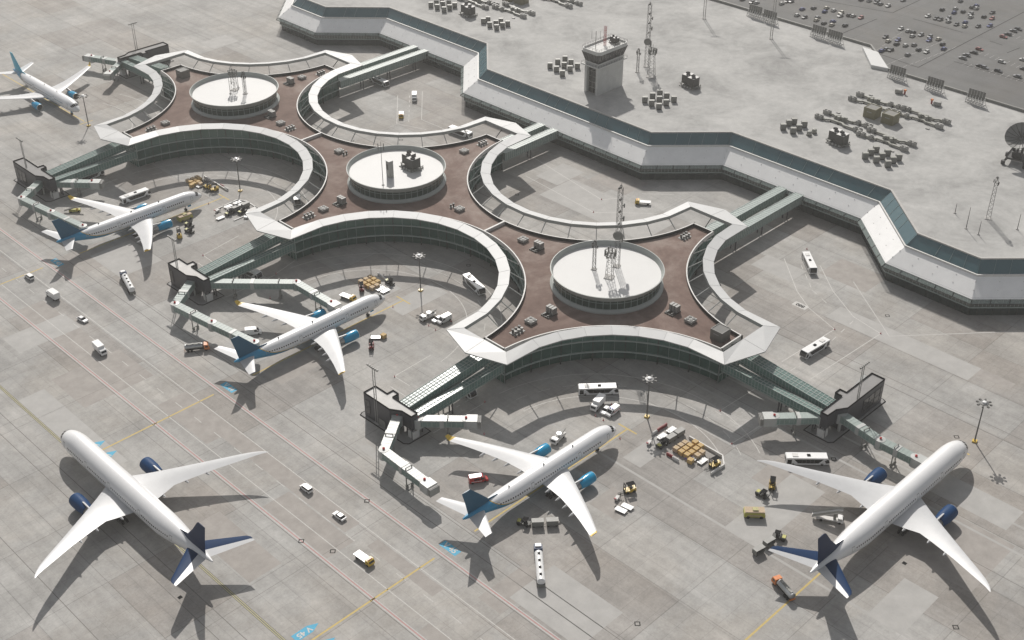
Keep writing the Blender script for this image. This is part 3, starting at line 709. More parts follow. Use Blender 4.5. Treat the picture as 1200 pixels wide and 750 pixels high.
# ------------------------------------------------------------------ gate blocks
def gate(label, horn, out, bd, blen, roof, stair=False):
    "dark gate house between the walkways and the jet bridges; a runs away from the pier, b along it"
    o = Vector((horn[0]+out[0]*42, horn[1]+out[1]*42, 0)); root = thing('gate_house', label, 'gate house', o, 0, 'dark gate houses')
    def W(a, b_): return ((a-42)*out[0]+b_*bd[0], (a-42)*out[1]+b_*bd[1])
    P = [(46.2, 2.), (46.2, blen), (41, blen), (41, 9.2), (38.4, 9.2), (38.4, 6.3), (41, 6.3), (41, -6.2), (43.8, -6.2), (44, -1.6)]
    Q = [(46.2, 2.), (46.2, blen), (41, blen), (41, 1.2), (45.3, 1.2)]
    b = B(); b.prism([W(*p) for p in P], 4.1, 9.4); b.make('upper_storey', 'gate_dark', root)
    b = B(); b.prism([W(a-.02*(a > 43), q-.02*(q > 10)) for a, q in Q], .3, 4.2); b.make('ground_storey', 'gate_dark', root)
    def inset(poly, d):
        c = Vector((sum(p[0] for p in poly)/len(poly), sum(p[1] for p in poly)/len(poly))); r = []
        n = len(poly)
        for i in range(n):
            p0, p1, p2 = (Vector(poly[k % n]) for k in (i-1, i, i+1)); e1 = (p1-p0).normalized(); e2 = (p2-p1).normalized()
            n1 = Vector((-e1.y, e1.x)); n2 = Vector((-e2.y, e2.x)); sg = 1 if sum(poly[k][0]*poly[(k+1) % n][1]-poly[(k+1) % n][0]*poly[k][1] for k in range(n)) > 0 else -1
            m = n1+n2; m *= sg*d/max(.4, m.length_squared/2); r.append((p1.x+m.x*.5*2/1, p1.y+m.y*.5*2/1))
        return r
    w = [W(*p) for p in P]; wi = inset(w, .16)
    b = B(); b.quad(*[(p[0], p[1], 9.45) for p in w]); b.make('roof', roof, root)
    b = B()
    for i in range(len(w)):
        j = (i+1) % len(w)
        b.quad((*w[i], 9.3), (*w[j], 9.3), (*w[j], 9.95), (*w[i], 9.95)); b.quad((*wi[i], 9.46), (*wi[j], 9.46), (*wi[j], 9.95), (*wi[i], 9.95)); b.quad((*w[i], 9.95), (*w[j], 9.95), (*wi[j], 9.95), (*wi[i], 9.95))
    b.make('parapet', 'dark', root)
    b = B()
    x0 = 13 if blen > 25 else 12.2
    m = W(46.28, (x0+blen-.8)/2); L = blen-.8-x0
    b.box(m[0], m[1], 2.2, abs(bd[0])*L+abs(out[0])*.1, abs(bd[1])*L+abs(out[1])*.1, 5.2); wn = b.make('window', 'black_glass', root)
    b = B()
    for k in range(int(L/3.5)+1):
        m = W(46.36, x0+k*3.5); b.box(m[0], m[1], 2.2, .12, .12, 5.2)
    m = W(46.36, x0+L/2); b.box(m[0], m[1], 4.6, abs(bd[0])*L+.1, abs(bd[1])*L+.1, .16); b.make('window_frame', 'gate_dark', wn)
    m = W(46.3, 6.2); b = B(); b.box(m[0], m[1], .3, abs(bd[0])*3+.1, abs(bd[1])*3+.1, 2.8); b.make('door', 'machine_grey', root)
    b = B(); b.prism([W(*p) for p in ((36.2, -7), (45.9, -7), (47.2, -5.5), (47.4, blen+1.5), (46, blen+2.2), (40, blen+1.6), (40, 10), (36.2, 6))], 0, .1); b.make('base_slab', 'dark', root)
    b = B(); b.prism([W(*p) for p in ((36.6, -6.6), (45.7, -6.6), (46.8, -5.3), (47., blen+1.2), (45.8, blen+1.8), (40.4, blen+1.2), (40.4, 9.6), (36.6, 5.6))], .05, .16); b.make('paving', 'platform', root)
    for a, q in ((41.6, -5.6), (43.3, -5.6), (41.8, -1.4)): m = W(a, q); b = B(); b.tube((m[0], m[1], .1), (m[0], m[1], 4.2), .3); b.make('leg', 'gate_dark', root)
    m = W(42.2, -5); b = B(); b.box(m[0], m[1], .15, 2.6, 2.6, 3.0); b.make('lift_cabin', 'concrete_white', root)
    if stair:
        b = B(); p = W(40.6, 24); q = W(36.6, 13); p2 = W(38.8, 24.5)
        b.bar((*W(40, 23), 9), (*W(40, 11), 4.5), 1.8, .4); b.make('stair_cover', 'bridge_white', root)
    return root
HL = lambda v: (251.4, v)
gate('black gate house with pale roof nearest the aircraft on stand V 45', HL(260), (-1, 0), (0, 1), 15.3, 'gate_roof')
gate('black gate house with pale roof between the stands V 44 and V 43', HL(380), (-1, 0), (0, 1), 15.0, 'gate_roof')
gate('long grey gate house at the left, behind the aircraft on stand V 43', HL(500), (-1, 0), (0, 1), 22.6, 'gate_roof_grey')
gate('long dark gate house with window wall at the right, beside the navy-tailed airliner', (310, 202.4), (0, -1), (1, 0), 24.9, 'gate_roof_grey', True)
gate('long grey gate house at top left, behind the farthest pavilion', (310, 557.6), (0, 1), (1, 0), 23.5, 'gate_roof_grey')

# ------------------------------------------------------------------ glazed walkways
def walkway(label, p, q, wdt, hgt, lattice, cols, group):
    "glazed bridge; p, q are the floor centres of its two ends"
    p = Vector(p); q = Vector(q); o = Vector((p.x, p.y, 0)); d = (q-p); L = Vector((d.x, d.y)).length; a = atan2(d.y, d.x)
    root = thing('glazed_walkway', label, 'walkway', o, a, group)
    z0, z1 = p.z, q.z; h = wdt/2
    def ln(t, y, dz): return (L*t, y, z0+(z1-z0)*t+dz)
    b = B(); b.loft([[ln(t, -h, .45), ln(t, h, .45), ln(t, h, hgt-.15), ln(t, -h, hgt-.15)] for t in (0, 1)]); g = b.make('glazing', 'tube_glass' if lattice else 'bridge_glass', root)
    b = B(); b.loft([[ln(t, -h-.15, 0), ln(t, h+.15, 0), ln(t, h+.15, .45), ln(t, -h-.15, .45)] for t in (0, 1)]); b.make('deck', 'bridge_roof', root)
    b = B(); b.loft([[ln(t, -h-.1, hgt-.15), ln(t, h+.1, hgt-.15), ln(t, h+.1, hgt), ln(t, -h-.1, hgt)] for t in (0, 1)]); r = b.make('roof', 'tube_glass' if lattice else 'bridge_roof', root)
    b = B(); n = int(L/1.5)
    for k in range(n+1):
        t = k/n; b.bar(ln(t, -h-.1, hgt+.04), ln(t, h+.1, hgt+.04), .2 if lattice else .26, .1)
    for y in ((-h, 0, h) if lattice else (-h, h)): b.bar(ln(0, y, hgt+.08), ln(1, y, hgt+.08), .22, .14)
    if lattice and wdt > 4:
        for y in (-h/2, h/2): b.bar(ln(0, y, hgt+.06), ln(1, y, hgt+.06), .16, .1)
    b.make('roof_lattice', 'mullion' if not lattice else 'lattice_white', r)
    b = B(); n = int(L/1.3)
    for s in (-1, 1):
        for k in range(n+1): t = k/n; b.bar(ln(t, s*(h+.03), .45), ln(t, s*(h+.03), hgt-.15), .14 if lattice else .34)
        b.bar(ln(0, s*(h+.05), hgt*.36), ln(1, s*(h+.05), hgt*.36), .1)
    b.make('side_frame', 'mullion' if lattice else 'lattice_white', g)
    for t in cols:
        x, y, z = ln(t, 0, 0)
        for s in (-1, 1):
            b = B(); b.tube((x, s*h*.55, 0), (x, s*h*.55, z+.05), .28, n=8); b.make('support_column', 'gate_dark', root)
GW = 'glazed walkways between pier and gate houses'; GT = 'glazed bridges between pier and terminal'
for horn, out, bd, nm in ((HL(260), (-1, 0), (0, 1), 'the gate house nearest stand V 45'), (HL(380), (-1, 0), (0, 1), 'the gate house between stands V 44 and V 43'), (HL(500), (-1, 0), (0, 1), 'the left gate house behind stand V 43'),
                          ((310, 202.4), (0, -1), (1, 0), 'the right gate house by the navy-tailed airliner'), ((310, 557.6), (0, 1), (1, 0), 'the gate house at top left')):
    def W3(a, b_, z): return (horn[0]+out[0]*a+bd[0]*b_, horn[1]+out[1]*a+bd[1]*b_, z)
    walkway('wide lattice-roofed walkway from '+nm, W3(41, 1.4, 5.2), W3(.1, 1.2, 9.), 4.8, 3.7, True, (.06, .4), GW)
    walkway('narrow lower walkway from '+nm, W3(41, -4.4, 4.9), W3(.1, -3.4, 4.9), 2.8, 3.4, True, (.06, .4), GW)
for v, u1, nm in ((260, 430.6, 'nearest pavilion'), (380, 404.6, 'middle pavilion'), (500, 430., 'farthest pavilion')):
    walkway('nearer of the two glazed bridges joining the '+nm+' to the terminal', (369.2, v-4.4, 4.7), (u1-.1, v-4.4, 4.7), 4., 3.8, False, (.25, .55, .85) if u1 > 420 else (.5,), GT)
    walkway('farther of the two glazed bridges joining the '+nm+' to the terminal', (369.2, v+4.2, 4.7), (u1-.1, v+4.2, 4.7), 4., 3.8, False, (.25, .55, .85) if u1 > 420 else (.5,), GT)

# ------------------------------------------------------------------ jet bridges
def jet_bridge(label, nodes, group='passenger jet bridges', glaring=False, cab=True, legs=()):
    o = Vector((*nodes[0], 0)); root = thing('jet_bridge', label, 'jet bridge', o, 0, group); N_ = [Vector((p[0]-o.x, p[1]-o.y)) for p in nodes]
    z0, z1 = 4.8, 7.3
    b = B(); b.lathe([(1.9, 4.), (1.9, 7.6), (.1, 7.8)], 0, 0, 20); b.make('rotunda', 'bridge_white', root)
    b = B(); b.tube((0, 0, 0), (0, 0, 4.1), .55, n=12); b.make('column', 'bridge_white', root)
    for i, (p, q) in enumerate(zip(N_, N_[1:])):
        d = (q-p); L = d.length; d.normalize(); n = Vector((-d.y, d.x))
        def X(t, y, z): r = p+d*(L*t)+n*y; return (r.x, r.y, z)
        w = 1.55-.1*i
        b = B(); b.loft([[X(t, -w, z0), X(t, w, z0), X(t, w, z1), X(t, -w, z1)] for t in (0, 1)]); t_ = b.make('tunnel', 'bridge_glass', root)
        b = B(); b.loft([[X(t, -w-.08, z1), X(t, w+.08, z1), X(t, w+.08, z1+.16), X(t, -w-.08, z1+.16)] for t in (0, 1)]); b.make('tunnel_roof', 'bridge_white' if glaring else 'bridge_roof', t_)  # paler roof material paints in the sun's glare on some bridges
        b = B(); k_ = int(L/1.5)
        for k in range(k_+1):
            t = k/k_
            for s in (-1, 1): b.bar(X(t, s*(w+.03), z0), X(t, s*(w+.03), z1), .12)
            b.bar(X(t, -w, z1+.19), X(t, w, z1+.19), .12, .06)
        for s in (-1, 1):
            for z in (z0+.2, z1-.25): b.bar(X(0, s*(w+.05), z), X(1, s*(w+.05), z), .16)
        b.make('tunnel_frame', 'mullion', t_)
        b = B()
        m0 = .5
        b.loft([[X(t, -w-.2, z0-.15), X(t, w+.2, z0-.15), X(t, w+.2, z1+.3), X(t, -w-.2, z1+.3)] for t in (m0-.7/L, m0+.7/L)])
        b.make('tunnel_collar', 'bridge_white', t_)
        b = B(); b.lathe([(1.7, 4.1), (1.7, 7.55), (.1, 7.7)], q.x, q.y, 16); b.make('joint_housing', 'bridge_white', root)
        if i == len(nodes)-2 and cab:
            b = B(); c = q+d*1.9; b.box(c.x, c.y, z0-.3, 3.6, 3.9, z1-z0+.7, atan2(d.y, d.x)); cb = b.make('cab', 'bridge_white', root)
            b = B()
            for k in range(4): c = q+d*(3.9+k*.3); b.box(c.x, c.y, z0-.1-.1*(k % 2), .16, 3.6+.25*(k % 2), z1-z0+.3, atan2(d.y, d.x))
            b.make('bellows', 'machine_light', cb)
    for i, q in enumerate(N_):
        b = B(); b.lathe([(.42, 7.6), (.42, 8.15), (.02, 8.35)], q.x, q.y, 10); b.make('beacon', 'red', root)
    for i, t in legs:
        p, q = N_[i], N_[i+1]; d = (q-p).normalized(); n = Vector((-d.y, d.x)); c = p+(q-p)*t
        b = B()
        for s in (-1, 1):
            a = c+n*s*1.2; b.bar((a.x, a.y, 1.2), (a.x, a.y, z1+.9), .28)
            w_ = c+n*s*1.0; b.tube((w_.x-n.x*.25, w_.y-n.y*.25, .6), (w_.x+n.x*.25, w_.y+n.y*.25, .6), .6, n=12)
        b.bar((c+n*1.2).to_3d()+Vector((0, 0, 1.2)), (c-n*1.2).to_3d()+Vector((0, 0, 1.2)), .35); b.bar((c+n*1.2).to_3d()+Vector((0, 0, z1+.8)), (c-n*1.2).to_3d()+Vector((0, 0, z1+.8)), .25)
        b.bar((c+n*1.2).to_3d()+Vector((0, 0, 1.4)), (c-n*1.2).to_3d()+Vector((0, 0, 4.2)), .12)
        b.make('wheeled_support', 'machine_grey', root)
    return root
jet_bridge('bright white jet bridge folded back along the tail of the V 45 aircraft', [(206.7, 259.9), (192.2, 249.6), (191.4, 229.3)], glaring=True, legs=((0, .6), (1, .62)))
jet_bridge('short bright jet bridge pointing at the left wing tip of the V 45 aircraft', [(210.6, 254.3), (221.6, 242.8)], glaring=True, legs=((0, .62),))
jet_bridge('green jet bridge reaching past the tail of the V 44 aircraft', [(207.2, 381.6), (192.9, 371.1), (195.6, 350.7), (199., 329)], cab=False, legs=((0, .6), (1, .5)))
jet_bridge('long green jet bridge bent round to the left flank of the V 44 aircraft', [(210.9, 376), (234.5, 351.6), (234.8, 330.5)], legs=((0, .28), (0, .8), (1, .6)))
jet_bridge('green jet bridge reaching past the tail of the V 43 aircraft', [(207.2, 501.6), (193., 491.5), (195.8, 471), (199, 450)], cab=False, legs=((0, .6), (1, .5)))
jet_bridge('short green jet bridge by the left gate house, in front of a parked bus', [(210.8, 496.3), (222.2, 483.8)], legs=((0, .6),))
jet_bridge('green jet bridge docked on the left side of the right navy-tailed airliner', [(311, 157.6), (307.9, 141.2), (308, 128.6)], legs=((0, .65), (1, .45)))
jet_bridge('short green jet bridge above the bus parked behind the right airliner', [(305.6, 161.6), (294.1, 172.4)], legs=((0, .55),))
jet_bridge('pale jet bridge at top left pointing away to the left', [(305, 602.6), (298, 618.6)], legs=((0, .6),))
jet_bridge('pale jet bridge at top left pointing towards the camera', [(304.2, 600), (293.4, 591.6)], legs=((0, .6),))
# ------------------------------------------------------------------ vehicles (x forward, origin on the ground)
def wheels(root, xs, yw, r=.42, w=.28):
    for x in xs:
        for s in (-1, 1):
            b = B(); b.tube((x, s*yw-w/2, r), (x, s*yw+w/2, r), r, n=14); b.make('wheel', 'rubber', root)
def K(name, cat):
    def deco(fn):
        def build():
            root = thing(name, '', cat); fn(root); return root
        return Kind(build)
    return deco
@K('apron_bus', 'bus')
def BUS(r):
    b = B(); b.side([(-7, .35), (6.6, .35), (7, .9), (6.75, 2.2), (6.2, 3.05), (-6.7, 3.05), (-7, 2.8)], -1.5, 1.5); b.make('body', 'white_paint', r)
    for s in (-1, 1):
        y = s*1.515
        b = B(); b.quad((-4.6, y, 2.55), (4.9, y, 2.55), (3.4, y, .95), (-3.1, y, .95)); b.make('side_window', 'black_glass', r)
        b = B(); b.quad((-6.6, y, 2.4), (-5.2, y, 2.4), (-5.2, y, .6), (-6.6, y, .6)); b.make('door', 'black_glass', r)
        b = B(); b.quad((5.3, y, 1.9), (6.2, y, 2.6), (6.7, y, 2.2), (6.93, y, 1.1), (5.8, y, .9)); b.make('cab_window', 'black_glass', r)
        b = B()
        for x in (-1.9, -.6, .7, 2.): b.box(x, y+s*.01, 1.0, .08, .02, 1.45)
        b.make('window_post', 'machine_grey', r)
    b = B(); b.loft([[(6.98, -1.3, 1.0), (6.98, 1.3, 1.0)], [(6.79, -1.35, 2.2), (6.79, 1.35, 2.2)], [(6.3, -1.3, 2.93), (6.3, 1.3, 2.93)]], close=False); b.make('windscreen', 'black_glass', r)
    b = B(); b.quad((-7.02, -1.2, 1.3), (-7.02, 1.2, 1.3), (-7.02, 1.2, 2.6), (-7.02, -1.2, 2.6)); b.make('rear_window', 'black_glass', r)
    b = B(); b.box(.3, 0, 3.05, 1.1, .9, .25); b.make('roof_hatch', 'dark', r)
    b = B(); b.box(-4, 0, 3.05, 1.8, 1.6, .18); b.make('air_conditioner', 'concrete_white', r)
    wheels(r, (-4.7, 4.6), 1.36, .48)
def car_fn(paint, roofw=False, lod=False):
    def fn(r):
        b = B(); b.side([(-2.25, .35), (2.2, .3), (2.3, .65), (2.05, .85), (.9, .98), (-1.6, 1.02), (-2.25, .95)], -.9, .9); b.make('body', paint, r)
        b = B(); b.loft([[(1.05, -.82, .96), (1.05, .82, .96), (-2.0, .82, .98), (-2.0, -.82, .98)], [(.25, -.66, 1.42), (.25, .66, 1.42), (-1.45, .66, 1.43), (-1.45, -.66, 1.43)]]); b.make('window_band', 'black_glass', r)
        b = B(); b.loft([[(.25, -.68, 1.41), (.25, .68, 1.41), (-1.45, .68, 1.42), (-1.45, -.68, 1.42)], [(.1, -.6, 1.5), (.1, .6, 1.5), (-1.3, .6, 1.5), (-1.3, -.6, 1.5)]]); b.make('roof', paint, r)
        b = B(); b.box(2.26, -.6, .55, .1, .35, .14); b.make('headlight', 'machine_light', r); b = B(); b.box(2.26, .6, .55, .1, .35, .14); b.make('headlight', 'machine_light', r)
        wheels(r, (-1.35, 1.4), .82, .33, .2)
    return fn
CAR = K('car', 'car')(car_fn('white_paint'))
def van_fn(paint, extra=None, long=0., roof=None):
    def fn(r):
        x0 = -2.9-long
        b = B(); b.side([(x0, .4), (2.75, .35), (2.9, .8), (2.7, 1.15), (1.95, 1.35), (1.2, 2.35), (.8, 2.5), (x0+.15, 2.55), (x0, 2.4)], -1., 1.); b.make('body', paint, r)
        b = B(); b.quad((1.93, -.88, 1.4), (1.93, .88, 1.4), (1.24, .8, 2.3), (1.24, -.8, 2.3)); 
        o = b.make('windscreen', 'black_glass', r); o.location.x = .03; o.location.z = .02
        for s in (-1, 1):
            b = B(); b.quad((.35, s*1.012, 1.4), (1.75, s*1.012, 1.4), (1.15, s*1.012, 2.2), (.35, s*1.012, 2.2)); b.make('side_window', 'black_glass', r)
            b = B(); b.box(1.75, s*1.12, 1.35, .18, .22, .3); b.make('mirror', 'dark', r)
        if roof: b = B(); b.box((x0+.9)/2, 0, 2.54, .9-x0-.3, 1.7, .06); b.make('roof_panel', roof, r)
        if extra: extra(r, x0)
        wheels(r, (x0+1.0, 1.75), .92, .38, .24)
    return fn
def amb(r, x0):
    for s in (-1, 1):
        b = B(); b.box(.55, s*.5, 2.55, .35, .5, .2); b.make('warning_light', 'blue_light', r)
        b = B(); b.box((x0+.6)/2, s*1.01, 1.15, .5-x0, .02, .22); b.make('side_stripe', 'red', r)
VAN = K('panel_van', 'van')(van_fn('white_paint')); AMB = K('ambulance', 'ambulance')(van_fn('white_paint', amb))
def redx(r, x0):
    for s in (-1, 1):
        b = B(); b.box(-.9, s*1.01, 1.35, 1.7, .02, .7); b.make('rear_side_window', 'black_glass', r)
        b = B(); b.box(-1, s*1.012, .8, 3.4, .02, .18); b.make('side_stripe', 'white_paint', r)
    b = B(); b.box(.6, 0, 2.55, .35, 1.4, .18); b.make('light_bar', 'blue_light', r)
RVAN = K('panel_van', 'van')(van_fn('red', redx, .4, 'white_paint'))
def mini(r):
    b = B(); b.side([(-2.4, .4), (2.3, .35), (2.45, .75), (2.2, 1.0), (1.5, 1.12), (-2.4, 1.12)], -.95, .95); b.make('body', 'white_paint', r)
    b = B(); b.loft([[(1.55, -.9, 1.1), (1.55, .9, 1.1), (-2.38, .9, 1.1), (-2.38, -.9, 1.1)], [(.75, -.78, 1.78), (.75, .78, 1.78), (-2.15, .78, 1.8), (-2.15, -.78, 1.8)]]); b.make('window_band', 'black_glass', r)
    b = B(); b.box(-.72, 0, 1.77, 2.95, 1.6, .12); b.make('roof', 'white_paint', r); wheels(r, (-1.45, 1.5), .86, .35, .22)
MINI = K('minivan', 'minivan')(mini)
def cab(r, paint, x, L=2., h=2.6, w=2.3):
    b = B(); b.side([(x-L, .6), (x, .5), (x+.05, 1.3), (x-.35, h-.15), (x-.7, h), (x-L, h)], -w/2, w/2); c = b.make('cab', paint, r)
    b = B(); b.quad((x+.07, -w*.42, 1.4), (x+.07, w*.42, 1.4), (x-.3, w*.4, h-.25), (x-.3, -w*.4, h-.25)); b.make('windscreen', 'black_glass', c)
    for s in (-1, 1): b = B(); b.box(x-L*.55, s*(w/2+.01), 1.45, L*.5, .02, h-2.); b.make('side_window', 'black_glass', c)
    return c
def box_truck(r):
    cab(r, 'white_paint', 3.2, 1.9, 2.3, 2.1); b = B(); b.box(-.9, 0, .85, 4.6, 2.3, 2.35); b.make('cargo_box', 'white_paint', r)
    b = B(); b.box(0, 0, .5, 6.2, 1.1, .35); b.make('chassis', 'dark', r); wheels(r, (-2., 2.4), .95, .42)
BOXT = K('box_truck', 'truck')(box_truck)
def flatbed(paint, bed, deckh=1.1):
    def fn(r):
        cab(r, paint, 3.4, 1.8, 2.2, 2.2); b = B(); b.box(-.9, 0, deckh, 5.0, 2.4, .3); b.make('load_bed', bed, r)
        b = B(); b.box(0, 0, .55, 6.4, 1.0, .5); b.make('chassis', 'dark', r); b = B(); b.box(2.5, 0, 2.2, .3, 1.6, .2); b.make('light_bar', 'red', r); wheels(r, (-2.2, 2.5), 1., .42)
    return fn
FLAT = K('flatbed_truck', 'truck')(flatbed('yellow', 'white_paint')); 
def tanker(r):
    c = cab(r, 'navy', 8., 2.3, 3.2, 2.5); b = B(); b.box(7., 0, 3.2, 1.2, 1.7, .35); b.make('roof_panel', 'white_paint', c)
    b = B(); b.box(5, 0, .7, 5.6, 1.2, .4); b.make('tractor_chassis', 'dark', r)
    b = B(); R = 1.22; b.loft([[(x, k*R*cos(2*PI*q/20), 2.35+k*R*.95*sin(2*PI*q/20)) for q in range(20)] for x, k in ((5., .75), (4.8, 1), (-6.9, 1), (-7.2, .7))]); t = b.make('tank', 'white_paint', r, smooth=True)
    for x in (3.4, .6, -2.2, -5.): b = B(); b.box(x, 0, 3.5, .8, .7, .14); b.make('hatch', 'dark', t)
    b = B(); b.box(-1, 0, 3.5, 10.5, .12, .06); b.make('catwalk', 'machine_light', t)
    b = B(); b.box(-1.2, 0, .85, 11.6, 1.3, .35); b.make('trailer_chassis', 'dark', r); b = B(); b.box(-7.3, 0, .7, .3, 2.3, .9); b.make('rear_bumper', 'machine_grey', r)
    wheels(r, (7., 4., -3.4, -4.7, -6.), 1.05, .5, .32)
TANK = K('tanker_truck', 'tanker')(tanker)
def tank_o(r):
    c = cab(r, 'orange', 4.4, 1.9, 2.6, 2.3); R = 1.1
    b = B(); b.loft([[(x, k*R*cos(2*PI*q/18), 1.95+k*R*.85*sin(2*PI*q/18)) for q in range(18)] for x, k in ((2.2, .7), (2.0, 1), (-4.2, 1), (-4.4, .7))]); t = b.make('tank', 'silver', r, smooth=True)
    b = B(); b.box(-1, 0, 2.85, 5.4, .9, .12); b.make('walkway', 'machine_grey', t)
    for x in (.8, -1.4, -3.4): b = B(); b.box(x, 0, 2.95, .7, .6, .15); b.make('hatch', 'machine_light', t)
    b = B(); b.box(0, 0, .6, 8.2, 1.2, .45); b.make('chassis', 'dark', r); b = B(); b.box(-4.4, 0, .6, .2, 2., .5); b.make('rear_bumper', 'orange', r); wheels(r, (3.2, -2., -3.2), 1., .48)
OTANK = K('tanker_truck', 'tanker')(tank_o)
def stair_truck(r):
    cab(r, 'white_paint', 4.2, 1.8, 2.2, 2.1); b = B(); b.box(0, 0, .6, 8., 1.6, .4); b.make('chassis', 'concrete_white', r)
    b = B(); b.loft([[(-5.2, y, .9), (-5.2, y, 1.3), (2.2, y, 4.4), (3.6, y, 4.4), (3.6, y, 4.1), (2.2, y, 4.0)] for y in (-.9, .9)]); st = b.make('stairway', 'concrete_white', r)
    for s in (-1, 1):
        b = B(); b.quad((-5.2, s*.95, 1.3), (2.2, s*.95, 4.4), (3.6, s*.95, 4.4), (3.6, s*.95, 5.3), (2.2, s*.95, 5.3), (-5.2, s*.95, 2.2)); b.make('side_panel', 'machine_light', st)
    b = B()
    for k in range(14): b.box(-4.8+k*.52, 0, 1.36+k*.218, .12, 1.7, .05)
    b.make('treads', 'machine_grey', st)
    b = B(); b.bar((1.5, 0, 1), (1.5, 0, 3.6), .8); b.make('lift_post', 'machine_grey', r); wheels(r, (-2.4, 3.1), .95, .42)
STAIR = K('stair_truck', 'stair truck')(stair_truck)
def tender(r):
    b = B(); b.side([(-3.2, .6), (3.1, .6), (3.2, 1.4), (2.9, 2.3), (-3.2, 2.3)], -1.35, 1.35); b.make('body', 'lime', r)
    b = B(); b.box(0, 0, 2.3, 6., 2.6, .35); b.make('roof_deck', 'cardboard_pale', r); b = B(); b.box(.2, 0, 2.65, 1.7, 1.4, .35); b.make('roof_box', 'line_pale_yellow', r)
    b = B(); b.quad((3.18, -1.1, 1.45), (3.18, 1.1, 1.45), (2.95, 1.1, 2.2), (2.95, -1.1, 2.2)); b.make('windscreen', 'black_glass', r)
    for s in (-1, 1): b = B(); b.box(0, s*1.36, 1., 4., .03, .5); b.make('side_panel', 'cardboard_pale', r)
    wheels(r, (-2., 2.), 1.2, .55, .35)
TENDER = K('airport_tender', 'service truck')(tender)
def service_truck(r):
    cab(r, 'white_paint', 3.3, 1.8, 2.2, 2.1); b = B(); b.box(-.9, 0, .8, 4.8, 2.2, .7); b.make('equipment_bed', 'concrete_white', r)
    b = B(); b.tube((-.5, 0, 1.5), (-.5, 0, 2.6), .95, n=14); b.make('tank', 'white_paint', r); b = B(); b.bar((.8, .5, 1.7), (-3.6, .5, 2.7), .45); b.make('boom', 'machine_light', r)
    b = B(); b.box(-2.5, -.4, 1.5, 1.2, 1.0, .7); b.make('pump_box', 'machine_grey', r); wheels(r, (-2., 2.4), .95, .42)
SERV = K('service_truck', 'service truck')(service_truck)
def forklift_fn(paint):
    def fn(r):
        b = B(); b.side([(-1.5, .35), (.9, .3), (.95, .8), (-.2, .85), (-.3, 1.1), (-1.45, 1.25)], -.65, .65); b.make('body', paint, r)
        b = B()
        for x in (-1.2, .55):
            for y in (-.55, .55): b.bar((x, y, .8), (x+.12*(x > 0)*-1, y, 2.25), .09)
        b.box(-.35, 0, 2.22, 1.8, 1.2, .08); b.make('roll_cage', 'dark', r)
        b = B(); b.box(-.5, 0, .9, .6, .6, .5); b.make('seat', 'rubber', r)
        b = B()
        for y in (-.4, .4): b.bar((1.05, y, .1), (1.05, y, 2.6), .14)
        for z in (.6, 1.6, 2.5): b.bar((1.05, -.45, z), (1.05, .45, z), .12)
        b.make('mast', 'dark', r)
        b = B()
        for y in (-.32, .32): b.bar((1.1, y, .22), (2.5, y, .18), .14, .07)
        b.make('fork', 'machine_dark', r); wheels(r, (-1., .55), .6, .36, .24)
    return fn
YFORK = K('forklift', 'forklift')(forklift_fn('yellow')); RFORK = K('forklift', 'forklift')(forklift_fn('red'))
def tug(r):
    b = B(); b.side([(-1.6, .35), (1.5, .35), (1.55, .95), (.4, 1.05), (.25, .75), (-1.6, .75)], -.75, .75); b.make('body', 'machine_dark', r)
    b = B(); b.box(-.45, 0, .75, .6, 1.2, .35); b.box(-.72, 0, 1.1, .14, 1.2, .5); b.make('seat', 'rubber', r)
    b = B(); b.box(1.05, 0, 1.02, .8, 1.1, .08); b.make('bonnet', 'lime', r)
    b = B()
    for y in (-.6, .6): b.bar((.3, y, .9), (.1, y, 1.9), .08)
    b.box(-.5, 0, 1.86, 1.3, 1.3, .06); b.make('canopy_frame', 'dark', r)
    b = B(); b.bar((.4, .3, 1.0), (.15, .3, 1.35), .05); b.make('steering_wheel', 'dark', r); wheels(r, (-1.1, 1.), .68, .38, .25)
TUG = K('baggage_tug', 'tug')(tug)
def cart(r):
    b = B(); b.box(0, 0, .5, 3.2, 1.6, .15); b.make('platform', 'machine_grey', r)
    b = B(); b.box(-1.55, 0, .65, .06, 1.6, 1.35); b.box(1.55, 0, .65, .06, 1.6, 1.35); b.box(0, .78, .65, 3.1, .05, 1.35); b.make('side_panel', 'machine_grey', r)
    b = B(); b.box(0, 0, 2., 3.3, 1.7, .08); b.make('roof', 'machine_light', r); b = B(); b.bar((1.6, 0, .55), (2.5, 0, .35), .08); b.make('tow_bar', 'dark', r); wheels(r, (-1.1, 1.1), .6, .28, .16)
CART = K('baggage_cart', 'baggage cart')(cart)
def dolly(r):
    b = B(); b.box(0, 0, .42, 3.2, 1.7, .14); b.make('platform', 'white_paint', r)
    b = B()
    for y in (-.75, .75): b.bar((-1.6, y, .55), (-1.6, y, 1.25), .06)
    b.bar((-1.6, -.75, 1.25), (-1.6, .75, 1.25), .06); b.make('push_rail', 'dark', r); b = B(); b.bar((1.6, 0, .45), (2.3, 0, .3), .08); b.make('tow_bar', 'dark', r); wheels(r, (-1.1, 1.1), .6, .26, .16)
DOLLY = K('cargo_dolly', 'dolly')(dolly)
def hand_machine(r):
    b = B(); b.box(0, 0, .3, 1.9, 1., .75); b.make('body', 'concrete_white', r); b = B(); b.bar((-.9, 0, .9), (-1.6, 0, 1.7), .12); b.box(-1.6, 0, 1.5, .5, .7, .35); b.make('control_handle', 'dark_red', r)
    b = B(); b.tube((1.5, -.5, 0), (1.5, -.5, 1.2), .08); b.box(1.5, -.5, 1.1, .5, .3, .4); b.make('reel', 'dark', r); wheels(r, (-.5, .5), .45, .25, .14)
GPU = K('ground_power_unit', 'power unit')(hand_machine)
